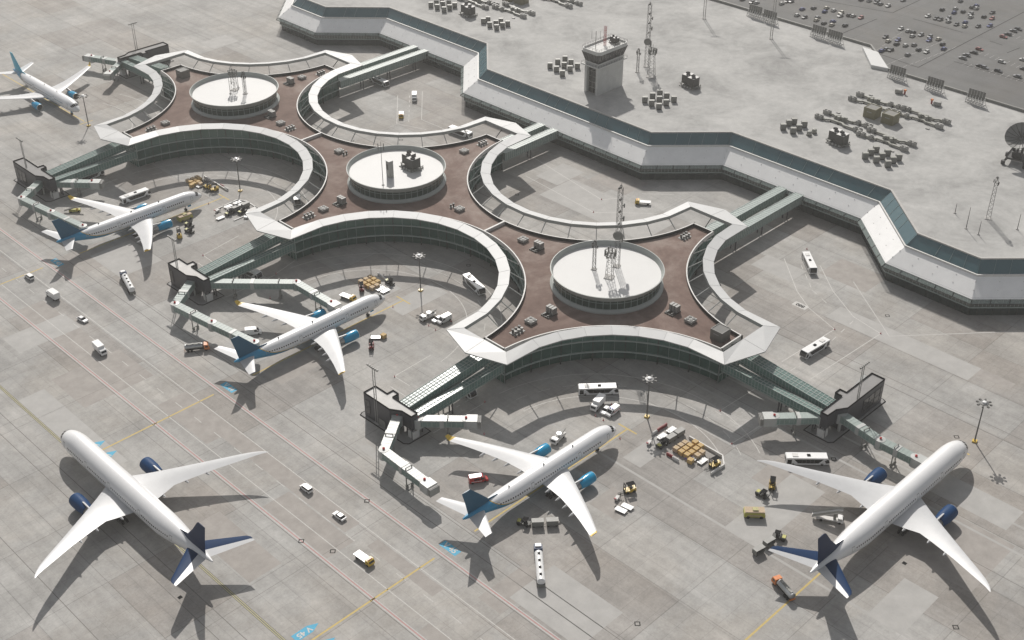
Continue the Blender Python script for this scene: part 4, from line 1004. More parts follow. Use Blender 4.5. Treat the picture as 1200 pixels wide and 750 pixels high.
def crate_fn(paint):
    def fn(r):
        b = B(); b.box(0, 0, .16, 1.7, 1.7, 1.5); b.make('carton', paint, r); b = B(); b.box(0, 0, 1.0, 1.72, .14, .67); b.box(0, 0, .17, .14, 1.72, 1.5); b.make('strap', 'cardboard_pale' if paint == 'cardboard' else 'cardboard', r)
        b = B(); b.box(0, 0, 0, 1.6, 1.6, .15); b.make('pallet', 'machine_grey', r)
    return fn
CRA = K('cargo_crate', 'crate')(crate_fn('cardboard')); CRB = K('cargo_crate', 'crate')(crate_fn('cardboard_pale'))
def barrier_fn(paint):
    def fn(r):
        b = B(); b.side([(-1.3, 0), (1.3, 0), (1.25, 1.05), (-1.25, 1.05)], -.25, .25); b.make('block', paint, r); b = B(); b.box(0, 0, 1.05, 2.2, .2, .12); b.make('top_rail', paint, r)
    return fn
RBAR = K('plastic_barrier', 'barrier')(barrier_fn('dark_red')); WBAR = K('plastic_barrier', 'barrier')(barrier_fn('concrete_white'))
def cone(r):
    b = B(); b.lathe([(.24, .05), (.06, .75), (.01, .76)], 0, 0, 10); b.make('cone', 'red', r); b = B(); b.box(0, 0, 0, .55, .55, .06); b.make('base', 'red', r); b = B(); b.lathe([(.19, .32), (.14, .5)], 0, 0, 10); b.make('band', 'white_paint', r)
CONE = K('traffic_cone', 'cone')(cone)

for k_, f_ in ((YFORK, 1.45), (RFORK, 1.35), (TUG, 1.3), (CART, 1.12), (DOLLY, 1.15), (BOXT, 1.08), (CRA, 1.), (CRB, 1.), (VAN, 1.06), (CAR, 1.06)): k_.scale = f_
G_ = 'apron buses'
BUS.px((726, 459.5), (676, 461), 'white bus parked across the picture in front of the nearest curved glass wall', G_)
BUS.px((568, 349), (543.5, 325.5), 'white bus at the foot of the curved wall, under the right end of its canopy', G_)
BUS.px((938.5, 421.5), (969.5, 403), 'white bus driving to the lower left behind the right gate house', G_)
BUS.px((954, 325), (942, 299.5), 'white bus heading towards the camera in the right-hand bay by the terminal', G_)
BUS.px((972, 542.5), (918.5, 542), 'white bus partly hidden by the left wing of the right navy-tailed airliner', G_)
BUS.px((177, 226.5), (141, 239.5), 'white bus standing behind the left wing of the V 43 aircraft', G_)
BUS.px((455.5, 103), (434, 93.5), 'bus beside the long bridges that join the farthest pavilion to the terminal', G_)
BUS.px((349.5, 243), (346, 224), 'bus seen through the gap between the canopy and the middle pavilion roof', G_)
BUS.px((528, 154), (550.5, 162), 'bus behind the canopy of the middle pavilion, on the terminal side', G_)
BUS.px((550, 464), (530, 451), 'bus half hidden beneath the walkways nearest stand V 45', G_)
BUS.px((302, 326.5), (281, 316.5), 'bus parked under the walkways between the stands V 44 and V 43', G_)
BUS.px((97, 213), (114, 206), 'bus parked under the walkways of the left gate house', G_)
MINI.px((352.5, 569.5), (365.5, 579), 'white minivan on the service road, ahead of the white car', 'white minivans')
MINI.px((29.5, 322.5), (40, 329.5), 'white minivan beside the yellow line at the left edge of the photo', 'white minivans')
CAR.px((391.5, 602), (404, 611), 'white car on the service road between minivan and yellow flatbed truck', 'white cars on the apron')
CAR.px((103, 379), (91.5, 373), 'white car on the service road near the left edge', 'white cars on the apron')
FLAT.px((438, 665), (416, 649.5), 'white flatbed truck with yellow cab on the service road', 'flatbed trucks')
FLAT.px((742, 238.5), (764.5, 240), 'yellow-cabbed flatbed truck in the bay between terminal and tall red mast', 'flatbed trucks')
FLAT.px((416, 353.5), (400, 347.5), 'yellow-cabbed flatbed truck beside the nose of the V 44 aircraft', 'flatbed trucks')
FLAT.px((470, 141), (470.5, 132), 'yellow-cabbed flatbed truck in the bay behind the farthest pavilion', 'flatbed trucks')
BOXT.px((124.5, 419), (111.5, 406.5), 'white box truck on the service road at left, below the white car', 'white box trucks')
BOXT.px((55.5, 344), (70, 354), 'white box truck on the service road at left, above the white car', 'white box trucks')
BOXT.px((693, 485), (707.5, 469), 'white box truck nosed in left of the ambulance and police-style car', 'white box trucks')
BOXT.px((485.5, 122), (486, 112), 'white box truck in the bay behind the farthest pavilion', 'white box trucks')
CAR.px((704, 488), (714.5, 477), 'white car squeezed between the box truck and the ambulance', 'white cars on the apron')
AMB.px((711, 489.5), (724, 480), 'white ambulance with blue lights and red stripe beside the white car', None)
VAN.px((513.5, 380.5), (527.5, 373.5), 'white panel van beside a white car near the tall lamp of stand V 44', 'white panel vans')
VAN.px((308.5, 390), (286, 392.5), 'white panel van under the left wing of the V 44 aircraft', 'white panel vans')
CAR.px((508.5, 378), (517.5, 373.5), 'white car left of the panel van near the lamp of stand V 44', 'white cars on the apron')
CAR.px((288, 257), (292, 250.5), 'white car by the cart row, at the canopy tip of the middle pavilion', 'white cars on the apron')
RVAN.px((574, 562), (549, 566), 'red van with white roof behind the left wing of the V 45 aircraft', None)
SERV.px((493.5, 376.5), (509.5, 369.5), 'white service truck with boom at the foot of the V 44 lamp', 'white service trucks')
SERV.px((648.5, 521.5), (659.5, 510), 'white service truck with round tank left of the V 45 aircraft nose', 'white service trucks')
TANK.px((630, 643), (634.5, 695), 'long white tanker truck with navy cab behind the V 45 aircraft', 'white tanker trucks')
TANK.px((143, 322), (158.5, 350.5), 'white tanker truck with navy cab behind the V 43 aircraft', 'white tanker trucks')
OTANK.px((242.5, 409), (220.5, 411.5), 'silver tanker with orange cab near the tail of the V 44 aircraft', 'silver tankers with orange cabs')
OTANK.px((910, 684), (925.5, 702), 'silver tanker with orange cab behind the tail of the right navy airliner', 'silver tankers with orange cabs')
STAIR.px((986, 612.5), (957, 607.5), 'white stair truck beside the rear fuselage of the right airliner', None)
TENDER.px((892.5, 605), (874.5, 604.5), 'lime service truck left of the shadow tip of the right airliner', 'lime service trucks')
TENDER.px((223, 255.5), (211, 260), 'lime service truck in the shade under the V 43 aircraft nose', 'lime service trucks')
YFORK.px((731, 578), (742.5, 575), 'yellow forklift right of the V 45 aircraft engine', 'yellow forklifts'); YFORK.px((831.5, 549), (841, 544.5), 'yellow forklift by the right end of the nearest low wall', 'yellow forklifts')
YFORK.px((904, 576.5), (905, 567), 'yellow forklift with forks towards the camera, above the lime truck', 'yellow forklifts'); YFORK.px((239, 219), (246, 221.5), 'left of two yellow forklifts beyond the V 43 aircraft nose', 'yellow forklifts')
YFORK.px((247, 224.5), (254.5, 223), 'right of two yellow forklifts beyond the V 43 aircraft nose', 'yellow forklifts'); YFORK.px((209.5, 274), (211.5, 281.5), 'yellow forklift in front of the right engine of the V 43 aircraft', 'yellow forklifts')
RFORK.px((424.5, 345), (423.5, 336), 'red forklift beside the crate stack of stand V 44', 'red forklifts'); RFORK.px((435, 412), (435.5, 404), 'red forklift beside the white dolly under the V 44 aircraft nose', 'red forklifts')
T_ = 'baggage tugs'
TUG.px((609, 613.5), (618, 615.5), 'dark tug pulling two carts behind the V 45 aircraft wing', T_); TUG.px((917.5, 632.5), (908.5, 630), 'dark tug ahead of two grey carts left of the right airliner tail', T_)
TUG.px((888.5, 579), (897, 583.5), 'dark tug beside the yellow forklift above the lime truck', T_); TUG.px((771, 526), (780, 520), 'dark tug among the carts right of the V 45 lamp', T_)
TUG.px((452.5, 330), (461, 335), 'dark tug right of the dollies by the V 44 crate stack', T_); TUG.px((218, 264), (226, 266.5), 'dark tug below the lime truck at the V 43 aircraft', T_); TUG.px((218.5, 271), (226, 273.5), 'lower of two dark tugs beside the V 43 engine', T_)
TUG.px((266, 253), (272, 250), 'dark tug in the cart row beyond the V 43 aircraft', T_); TUG.px((281.5, 251), (286.5, 248), 'dark tug at the right end of the cart row beyond the V 43 aircraft', T_)
C_ = 'baggage carts'
CART.px((624, 616.5), (636, 616), 'roofed cart right behind the tug at the V 45 aircraft', C_); CART.px((641.5, 615.5), (653, 615), 'roofed cart at the end of the train at the V 45 aircraft', C_)
CART.px((906, 635.5), (895, 642), 'front grey cart behind the tug at the right airliner tail', C_); CART.px((894, 645.5), (883, 651.5), 'rear grey cart behind the tug at the right airliner tail', C_)
CART.px((781, 520), (791, 514), 'grey cart nearer the tug, right of the V 45 lamp', C_); CART.px((791, 513.5), (801, 507.5), 'grey cart farthest from the tug, right of the V 45 lamp', C_)
CART.px((273, 249), (281, 245.5), 'middle roofed cart in the cart row beyond the V 43 aircraft', C_); CART.px((284, 245), (292, 241.5), 'rightmost roofed cart in the cart row beyond the V 43 aircraft', C_)
D_ = 'cargo dollies'
for p, l in (((775.7, 512.5, 8), 'empty white dolly nearest the V 45 lamp'), ((786.5, 505, 8), 'empty white dolly between the red barrier and a grey cart'), ((815.5, 537, 8), 'left of two empty dollies beside the purple mat'), ((823, 541.5, 8), 'empty dolly nearest the forklift at the low wall'),
             ((727.5, 599, -9), 'left of two empty dollies below the yellow forklift'), ((735, 595, -9), 'right of two empty dollies below the yellow forklift'), ((440.5, 336.5, 8), 'left of three empty dollies at the V 44 crate stack'), ((446, 339.5, 8), 'middle of three empty dollies at the V 44 crate stack'), ((451.5, 342, 8), 'right of three empty dollies at the V 44 crate stack'),
             ((440.5, 396.5, 13), 'empty dolly with its bar out under the V 44 aircraft nose'), ((232, 216.5, 8), 'upper of two empty dollies at the V 43 crate stack'), ((235, 219, 8), 'lower of two empty dollies at the V 43 crate stack'), ((267.5, 243, 8), 'left upper empty dolly of the cart row beyond V 43'), ((271, 245.5, 8), 'left lower empty dolly of the cart row beyond V 43'),
             ((278, 238.5, 8), 'right upper empty dolly of the cart row beyond V 43'), ((282, 241, 8), 'right lower empty dolly of the cart row beyond V 43'), ((258.5, 256.5, 8), 'empty dolly standing apart below the cart row beyond V 43')):
    DOLLY.put(at(p[0], p[1]), radians({8: 0, -9: -80, 13: -45}[p[2]]), l, D_)
for p, l in (((760.5, 520.5), 'small power unit left of the V 45 lamp shadow'), ((723, 585.5), 'small power unit beside the two dollies below the forklift'), ((255, 248.5), 'small power unit at the left end of the cart row beyond V 43')): GPU.put(at(*p), .3, l, 'ground power units')
def crates(cells, where, org):
    o = at(*org); n = 0
    names = ['leftmost', 'second', 'third', 'fourth', 'fifth', 'sixth']
    rows = sorted({c[1] for c in cells})
    for (i, j, k) in cells:
        row = [c for c in cells if c[1] == j and c[2] == k]; q = sorted(c[0] for c in row).index(i)
        rn = ('front', 'middle', 'back', 'far back')[rows.index(j)]
        l = '%s %s crate of the %s row %s' % (names[q], ('yellow', 'pale')[(i*7+j*3+k) % 3 == 0], rn, where) if k == 0 else '%s %s crate atop the %s row %s' % (names[q], ('yellow', 'pale')[(i*7+j*3+k) % 3 == 0], rn, where)
        (CRB if (i*7+j*3+k) % 3 == 0 else CRA).put((o.x+j*2.3+random.uniform(-.15, .15), o.y-i*2.3+random.uniform(-.15, .15), 1.81*k), random.uniform(-.08, .08), l, 'cargo crates '+where)
crates([(0, 0, 0), (1, 0, 0), (2, 0, 0), (0, 1, 0), (1, 1, 0), (2, 1, 0), (3, 1, 0), (0, 2, 0), (1, 2, 0), (2, 2, 0), (3, 2, 0), (1, 3, 0), (2, 3, 0)], 'by the low wall right of V 45', (792, 529))
crates([(0, 0, 0), (1, 0, 0), (2, 0, 0), (3, 0, 0), (0, 1, 0), (1, 1, 0), (2, 1, 0), (3, 1, 0), (0, 2, 0), (1, 2, 0), (2, 2, 0)], 'by the red forklift at V 44', (423.5, 332.5))
crates([(0, 0, 0), (1, 0, 0), (2, 0, 0), (0, 1, 0), (1, 1, 0), (2, 1, 0), (3, 1, 0), (0, 2, 0), (1, 2, 0)], 'by the yellow forklifts at V 43', (221, 214))
CRA.put(at(809, 542.5), .1, 'single yellow crate standing below the purple mat', 'single cargo crates'); CRA.put(at(449.6, 396), .1, 'single yellow crate right of the dolly under the V 44 nose', 'single cargo crates'); CRA.put(at(225, 219.5), .1, 'single yellow crate left of the dollies at V 43', 'single cargo crates')
b = B(); b.box(0, 0, 0, 3., 2.2, .5); o = b.make('plastic_sheet', 'purple'); o.location = at(808.8, 536.5); tag(o, 'folded purple plastic sheet on the ground by the crates', 'sheet')
b = B(); b.box(0, 0, 0, 6, 3.2, .35); o = b.make('pallet_mat', 'concrete_white'); o.location = at(296, 246.5); tag(o, 'flat white pallet mat at the right end of the cart row', 'mat')
for kd, p, a, l in ((WBAR, (766.8, 508.5), 0, 'white barrier at the left end of the upper row right of the V 45 lamp'), (RBAR, (772.9, 504), 0, 'middle red barrier of the upper row right of the V 45 lamp'), (RBAR, (778.5, 500.5), 0, 'red barrier at the right end of the upper row right of the V 45 lamp'),
                   (RBAR, (784.8, 535), -PI/2, 'red barrier in front of the crates right of the V 45 lamp'), (WBAR, (791.5, 539.5), -PI/2, 'white barrier in front of the crates right of the V 45 lamp'), (RBAR, (260.5, 219), -PI/2, 'red barrier by the low wall near stand V 43'), (WBAR, (265.5, 222.5), -PI/2, 'white barrier by the low wall near stand V 43')):
    kd.put(at(*p), a, l, 'plastic barriers')
def low_wall(pts, label, h=1.):
    P = [at(*p) for p in pts]; root = thing('low_wall', label, 'wall', P[0], 0, 'low concrete walls')
    for p, q in zip(P, P[1:]): b = B(); b.bar((p-P[0])+Vector((0, 0, h/2)), (q-P[0])+Vector((0, 0, h/2)), .5, h); b.make('wall_segment', 'concrete_white', root)
low_wall([(807.5, 513.5), (846.5, 536), (848, 546.5), (833, 556.5)], 'low white wall bent round the crates right of stand V 45'); low_wall([(443, 321.5), (458, 333.5)], 'low white wall behind the crates of stand V 44', .8)
low_wall([(239.5, 207.5), (266, 223.5)], 'low white wall behind the crates of stand V 43', .8); low_wall([(252, 246.5), (278, 234.5), (289, 236), (302, 244.5), (294, 250)], 'low rail framing the cart row beyond stand V 43', .35); low_wall([(274, 259), (288, 253)], 'short low rail below the cart row beyond stand V 43', .35)
CONES = [(705, 234, 'in the bay left of the yellow flatbed'), (695.5, 248.8, 'behind the canopy left of the tall red mast'), (978, 386, 'at the road bend above the right gate house'), (945.5, 292, 'above the bus in the right-hand bay'), (1032, 391, 'at the white line right of the bus'), (844, 481.5, 'in the shade left of the right gate house'), (857.5, 520, 'at the white line by the right low wall'),
         (462.5, 441.5, 'at the white corner above the V 45 gate house'), (568, 471, 'in the shade left of the parked bus'), (567.4, 508.5, 'in front of the short bright jet bridge'), (698, 487.5, 'left of the white box truck'), (707, 492.5, 'in front of the ambulance'), (726, 480, 'behind the ambulance'), (716.5, 474, 'behind the white car by the ambulance'), (726.5, 514, 'ahead of the V 45 aircraft nose'),
         (460.5, 359.8, 'ahead of the V 44 aircraft nose'), (323.6, 321, 'beneath the walkways above stand V 44'), (316.6, 349.5, 'beside the jet bridge of stand V 44'), (238, 299.5, 'at the white corner above the V 44 gate house'), (502.4, 381.8, 'below the service truck at V 44'), (510.4, 386.8, 'below the white panel van at V 44'), (528.6, 376.4, 'behind the white panel van at V 44'), (70.8, 193.5, 'above the left gate house'), (244.5, 239, 'ahead of the V 43 aircraft nose'), (1131, 532, 'under the nose of the right airliner')]
for x, y, l in CONES: CONE.put(at(x, y), 0, 'red traffic cone '+l, 'traffic cones')
# belt loader behind V 43
r = thing('belt_loader', 'yellow belt loader behind the left wing of the V 43 aircraft', 'belt loader', at(88, 248), radians(-35))
b = B(); b.side([(-2.4, .4), (2.4, .4), (2.4, 1.2), (-2.4, 1.1)], -.9, .9); b.make('chassis', 'lime', r); b = B(); b.loft([[(-4.4, y, .8), (-4.4, y, 1.05), (4.2, y, 3.1), (4.2, y, 2.85)] for y in (-.55, .55)]); b.make('conveyor', 'machine_dark', r); b = B(); b.box(1.2, -.9, 1.2, 1., .6, .8); b.make('cab', 'yellow', r); wheels(r, (-1.6, 1.6), .8, .4)

# ------------------------------------------------------------------ parked cars beyond the terminal (a few pixels each: one mesh per car)
def small_car(paint):
    b = B(); b.side([(-2.2, .3), (2.2, .3), (2.25, .7), (1., .95), (-2.2, .98)], -.9, .9); b.cur = 1
    b.loft([[(1.1, -.82, .94), (1.1, .82, .94), (-2., .82, .96), (-2., -.82, .96)], [(.3, -.66, 1.4), (.3, .66, 1.4), (-1.5, .66, 1.4), (-1.5, -.66, 1.4)]]); b.cur = 0
    b.box(-.6, 0, 1.39, 1.75, 1.3, .1); b.cur = 2
    for x in (-1.35, 1.35):
        for y in (-.8, .8): b.tube((x, y-.1, .33), (x, y+.1, .33), .33, n=8)
    o = b.make('parked_car', [paint, 'black_glass', 'rubber']); return o
PK = {}
CARS = {'in the block behind the white corner roof': (0, 960, 0, [(478, 172, 'w'), (520, 185, 'w'), (550, 193, 'd'), (545, 215, 'w'), (595, 208, 'g'), (388, 220, 'd'), (403, 245, 'c'), (460, 238, 'b'), (453, 262, 'd'), (505, 270, 'w'), (555, 267, 'g'), (648, 218, 'g'), (643, 240, 'b'), (698, 233, 'c'), (722, 263, 'd'), (730, 290, 'b'), (582, 295, 'd'), (628, 308, 'w'), (518, 325, 'g'), (365, 302, 'b'), (393, 292, 'g'), (418, 297, 'd'), (270, 272, 'd')]),
        'in the middle block at the top edge': (0, 960, 0, [(245, 2, 'd'), (292, 8, 'w'), (335, 18, 'd'), (340, 5, 'g'), (358, 27, 'g'), (403, 38, 'w'), (490, 5, 'd')]),
        'in the upper right car park block': (0, 960, 0, [(635, 98, 'w'), (683, 112, 'd'), (708, 118, 'd'), (757, 110, 'g'), (757, 130, 'w'), (720, 60, 'd'), (797, 55, 'w'), (790, 78, 'b'), (843, 72, 'd'), (888, 85, 'g'), (887, 103, 'w'), (803, 147, 'd'), (855, 135, 'b'), (852, 158, 'c'), (930, 158, 'd'), (998, 155, 'b'), (1012, 112, 'r'), (965, 102, 'd'), (1013, 78, 'd'), (920, 37, 'b'), (920, 53, 'w'), (895, 47, 'd'), (827, 10, 'g')]),
        'in the rightmost car park block': (1, 960, 0, [(1165, 175, 'd'), (1137, 185, 'g'), (1105, 205, 'd'), (1078, 220, 'r'), (938, 293, 'r'), (905, 312, 'd'), (862, 327, 'g'), (840, 345, 'g'), (1068, 367, 'w'), (940, 390, 'd'), (968, 400, 'g'), (1048, 420, 'd'), (1160, 452, 'g'), (1195, 355, 'w'), (1197, 408, 'd')]),
        'in the block behind the left roof screens': (0, 840, 0, [(205, 17, 'd'), (233, 20, 'w'), (150, 1, 'd'), (380, 25, 'w'), (410, 12, 'd'), (435, 12, 'g'), (500, 58, 'b'), (567, 52, 'd'), (470, 93, 'w'), (513, 105, 'd'), (642, 50, 'c'), (632, 72, 'b'), (685, 65, 'w'), (728, 78, 'c'), (722, 97, 'w'), (590, 107, 'g'), (583, 122, 'c'), (627, 140, 'd'), (680, 130, 'b'), (673, 150, 'c'), (752, 153, 'd'), (775, 93, 'd'), (798, 97, 'w'), (843, 107, 'r')])}
CN = {'w': 'white', 'd': 'dark', 'g': 'grey', 'b': 'blue', 'c': 'cream', 'r': 'red'}
ORD = ['leftmost', 'second', 'third', 'fourth', 'fifth', 'sixth', 'seventh', 'eighth', 'ninth', 'tenth']
for blk, (axis, ox, oy, lst) in CARS.items():
    for c in 'wdgbcr':
        grp = sorted([q for q in lst if q[2] == c])
        for i, (x, y, _) in enumerate(grp):
            if c not in PK: PK[c] = small_car('car_'+CN[c]); o = PK[c]
            else: o = PK[c].copy(); COL.objects.link(o)
            p = at(ox+x/5, oy+y/5, .03); o.location = p; o.rotation_euler = (0, 0, (PI/2 if axis else 0)+random.choice((0, PI))+random.uniform(-.06, .06))
            l = 'only %s parked car %s' % (CN[c], blk) if len(grp) == 1 else '%s%s %s car from left, %s' % (ORD[i], '', CN[c], blk)
            if len(grp) > 1 and i == 0: l = 'leftmost %s parked car %s' % (CN[c], blk)
            tag(o, l, 'car', 'cars in the car park')
# stall lines and lane joints
b = B(); k2 = B()
for (x0, y0, x1, y1, n) in ((1018, 66, 1060, 35, 8), (1034, 78, 1105, 48, 12), (1060, 78, 1118, 56, 9), (1130, 75, 1200, 95, 12), (1150, 62, 1200, 80, 9), (1180, 40, 1200, 46, 4)):
    p = at(x0, y0, .04); q = at(x1, y1, .04)
    for k in range(n): m = p.lerp(q, k/(n-1)); seg(b, (m.x-2.6, m.y), (m.x+2.6, m.y), .16, .045)
for p, q in (((1076, 79), (1200, 14)), ((1010, 56), (1076, 79)), ((985, 40), (1028, 22)), ((960, 0), (1046, 15)), ((1046, 15), (1078, 0)), ((1070, 22), (1128, 38)), ((1118, 72), (1200, 96)), ((1160, 48), (1175, 53)), ((1180, 62), (1195, 56))):
    seg(k2, at(*p, .04), at(*q, .04), .5, .045)
struct('stall_lines', b, 'line_faint'); struct('car_park_joints', k2, 'dark')
# ------------------------------------------------------------------ lamps and masts
@K('high_mast_light', 'lamp post')
def HML(r):
    b = B(); b.tube((0, 0, 0), (0, 0, 16), .27, .17, 10); b.make('pole', 'lattice_grey', r); b = B(); b.box(0, 0, 0, 1.5, 1.5, .5); b.make('base', 'yellow', r)
    b = B(); b.lathe([(.2, 15.6), (1.5, 15.7), (1.5, 15.9), (.2, 16.05)], 0, 0, 16); b.make('head_frame', 'lattice_grey', r)
    for k in range(8):
        t = 2*PI*k/8; b = B(); b.bar((.3*cos(t), .3*sin(t), 15.8), (1.9*cos(t), 1.9*sin(t), 15.75), .1); b.box(2.15*cos(t), 2.15*sin(t), 15.5, .8, .6, .35, t); b.make('floodlight', 'machine_dark', r)
    b = B(); b.lathe([(.8, 15.9), (.6, 16.4), (.05, 16.5)], 0, 0, 12); b.make('cap', 'white_paint', r)
LG = 'high mast lights with eight floodlights'
for p, l in (((281.6, 224), 'high mast light between crates and carts near stand V 43'), ((493, 340.6), 'high mast light ahead of the V 44 aircraft nose'), ((758, 488.6), 'high mast light ahead of the V 45 aircraft nose'), ((1142, 517.5), 'high mast light right of the right airliner nose'), ((104, 147.6), 'high mast light beside the airliner at the left edge')):
    HML.put(at(*p), .3, l, LG)
@K('floodlight_mast', 'floodlight mast')
def TWIN(r):
    h = 23
    for s in (-1, 1): b = B(); b.tube((0, s*.55, 0), (0, s*.55, h), .2, .13, 8); b.make('pole', 'machine_light', r)
    b = B()
    for k in range(9): b.bar((0, -.55, 2+k*2.5), (0, .55, 2+k*2.5), .1)
    b.make('rung_frame', 'machine_light', r)
    b = B(); b.bar((0, -2.6, h), (0, 2.6, h), .2); b.bar((0, -2., h-.9), (0, 2., h-.9), .14); b.make('head_beam', 'machine_grey', r)
    for k in range(6): b = B(); b.box(-.3, -2.4+k*.96, h-.3, .5, .6, .6); b.make('floodlight', 'machine_light', r)
    b = B(); b.box(0, 0, 0, 1.3, 2.2, .3); b.make('base', 'kerb', r)
for p, z, a, l in (((442, 496), 0, 0, 'twin-pole floodlight mast at the gate house nearest stand V 45'), ((212, 339), 0, 0, 'twin-pole floodlight mast at the gate house above stand V 44'), ((36, 218), 0, 0, 'twin-pole floodlight mast at the left gate house'), ((1000.5, 493), 0, PI/2, 'twin-pole floodlight mast at the right gate house'), ((163, 75), 0, PI/2, 'twin-pole floodlight mast behind the gate house at top left'),
                ((825, 22), ZK, PI/4, 'twin-pole floodlight mast on the terminal roof near the top edge'), ((903.5, 45.5), ZK, PI/4, 'twin-pole floodlight mast on the terminal roof in front of the left screens')):
    TWIN.put(at(*p, z), a, l, 'twin pole floodlight masts')
def lattice(b, h, w0, w1, step=1.7, r=.085, z0=0):
    n = max(2, int(h/step)); C = ((-1, -1), (1, -1), (1, 1), (-1, 1))
    def pt(c, k): w = (w0+(w1-w0)*k/n)/2; return (c[0]*w, c[1]*w, z0+h*k/n)
    for c in C: b.bar(pt(c, 0), pt(c, n), r*1.5)
    for k in range(n):
        for i in range(4): b.bar(pt(C[i], k), pt(C[(i+1) % 4], k+1 if k % 2 else k), r*.8); b.bar(pt(C[i], k), pt(C[(i+1) % 4], k+1), r*.8)
def mast(name, label, p, z, h, w0, w1, m='lattice_grey', gear=None, group=None):
    r = thing(name, label, 'antenna mast', at(*p, z), .4, group); b = B(); lattice(b, h, w0, w1); b.make('lattice_frame', m, r)
    b = B(); b.box(0, 0, 0, w0+.8, w0+.8, .25); b.make('base', 'kerb', r)
    if gear: gear(r, h, w1)
    return r
def g_crown(r, h, w):
    b = B()
    for z in (h-2.8, h-.6):
        b.lathe([(1.7, z), (1.95, z), (1.95, z+.18), (1.7, z+.18), (1.7, z)], 0, 0, 16)
        for k in range(4): t = PI/2*k; b.bar((0, 0, z+.1), (1.8*cos(t), 1.8*sin(t), z+.1), .12)
    b.make('ring_platform', 'machine_dark', r)
    for k in range(9): t = 2*PI*k/9; b = B(); b.box(2.05*cos(t), 2.05*sin(t), h-3.1+(k % 2)*.4, .4, .35, 2.6, t); b.make('panel_antenna', 'machine_grey', r)
    b = B(); b.tube((0, 0, h), (0, 0, h+2), .07); b.make('lightning_rod', 'machine_dark', r)
def g_dishes(r, h, w):
    for z, t, R in ((h*.42, 3.3, 1.9), (h*.37, 4.9, 1.7), (h*.62, 4.9, 1.1), (h*.78, 5., .9)):
        b = B(); c = Vector((cos(t)*(w/2+.6), sin(t)*(w/2+.6), z)); d = Vector((cos(t), sin(t), 0)); b.tube(c, c+d*.5, R, R*.9, 20); b.tube(c-d*.6, c, .15, .3, 8); b.make('drum_antenna', 'machine_grey', r)
    b = B()
    for z in (h*.55, h*.7, h*.85, h): b.box(.4, 0, z-.4, 1.3, .5, .7)
    for s in (-1, 1): b.tube((s*w*.5, 0, h), (s*w*.5, 0, h+1.4), .08); b.box(s*w*.6, .2, h-.2, .6, .6, .7)
    b.make('equipment_box', 'machine_dark', r)
def g_small(r, h, w):
    b = B()
    for k in range(5): t = k*1.3; b.bar((0, 0, h-1.2-k*.3), (1.1*cos(t), 1.1*sin(t), h-1.2-k*.3), .1); b.box(1.1*cos(t), 1.1*sin(t), h-1.9-k*.3, .35, .3, 1.3)
    b.box(0, 0, h, .8, .8, .5); b.make('antenna_array', 'machine_dark', r)
mast('antenna_mast', 'tall dark lattice mast with red bands on the roof of the nearest rotunda', (722.8, 312), ZD, 33, 1.7, 1.5, 'lattice_grey', g_dishes)
mast('antenna_mast', 'short lattice mast at the left on the nearest rotunda', (696, 315.5), ZD, 12, 1.1, .9, 'lattice_grey', g_small); mast('antenna_mast', 'mast with ring of antennas in the middle of the nearest rotunda', (714, 325), ZD, 12, 2.6, 1.2, 'lattice_grey', g_crown)
b = B()
mast('antenna_mast', 'mast with ring of antennas on the farthest rotunda', (275, 105.5), ZD, 10.5, 2.4, 1.2, 'lattice_grey', g_crown); mast('antenna_mast', 'lattice mast right of the ring mast on the farthest rotunda', (287.5, 110), ZD, 11, 1.1, 1., 'lattice_grey', g_small)
mast('antenna_mast', 'tall lattice mast with round drum antennas behind the control tower', (757.5, 78), ZK, 32.5, 1.9, 1.5, 'lattice_grey', g_dishes); mast('antenna_mast', 'short lattice mast left of the tall mast behind the control tower', (747, 84.5), ZK, 12, 1.1, .9, 'lattice_grey', g_small)
mast('antenna_mast', 'squat tapering mast with crown of antennas behind the control tower', (763, 90), ZK, 15, 3.4, 1.6, 'lattice_grey', g_crown); mast('antenna_mast', 'lattice mast with equipment cluster at the right, below the radar dish', (1158, 256), ZK, 18, 1.7, 1.1, 'lattice_grey', g_small)
def pole(label, p, z, h, group=None, arms=()):
    r = thing('antenna_pole', label, 'antenna', at(*p, z), 0, group); b = B(); b.tube((0, 0, 0), (0, 0, h), .16, .08, 8); b.make('pole', 'lattice_grey', r); b = B(); b.box(0, 0, 0, .8, .8, .3); b.make('base', 'kerb', r)
    for k, s in enumerate(arms): b = B(); b.bar((0, 0, h-2.5), (s*.8, -s*.8, h-2.5), .1); b.box(s*.8, -s*.8, h-4., .25, .25, 3.2); b.make('side_antenna', 'machine_grey', r)
pole('antenna pole with side antennas on the middle rotunda', (449, 217), ZD, 20, None, (-1, 1)); pole('left thin antenna pole on the farthest rotunda', (270, 110), ZD, 9, 'thin antenna poles', (1,)); pole('antenna pole just right of the ring mast on the farthest rotunda', (279.5, 103), ZD, 6, 'thin antenna poles')
pole('dark antenna pole on the roof near the lower right, left of the lattice mast', (1132, 268), ZK, 9.5, 'thin antenna poles'); pole('small thin antenna pole above the dark one on the terminal roof', (1119, 250), ZK, 4.5, 'thin antenna poles'); pole('thin antenna pole at the right edge of the terminal roof', (1192, 269), ZK, 7, 'thin antenna poles'); pole('thin antenna pole between dark pole and lattice mast', (1146.5, 275), ZK, 6, 'thin antenna poles')
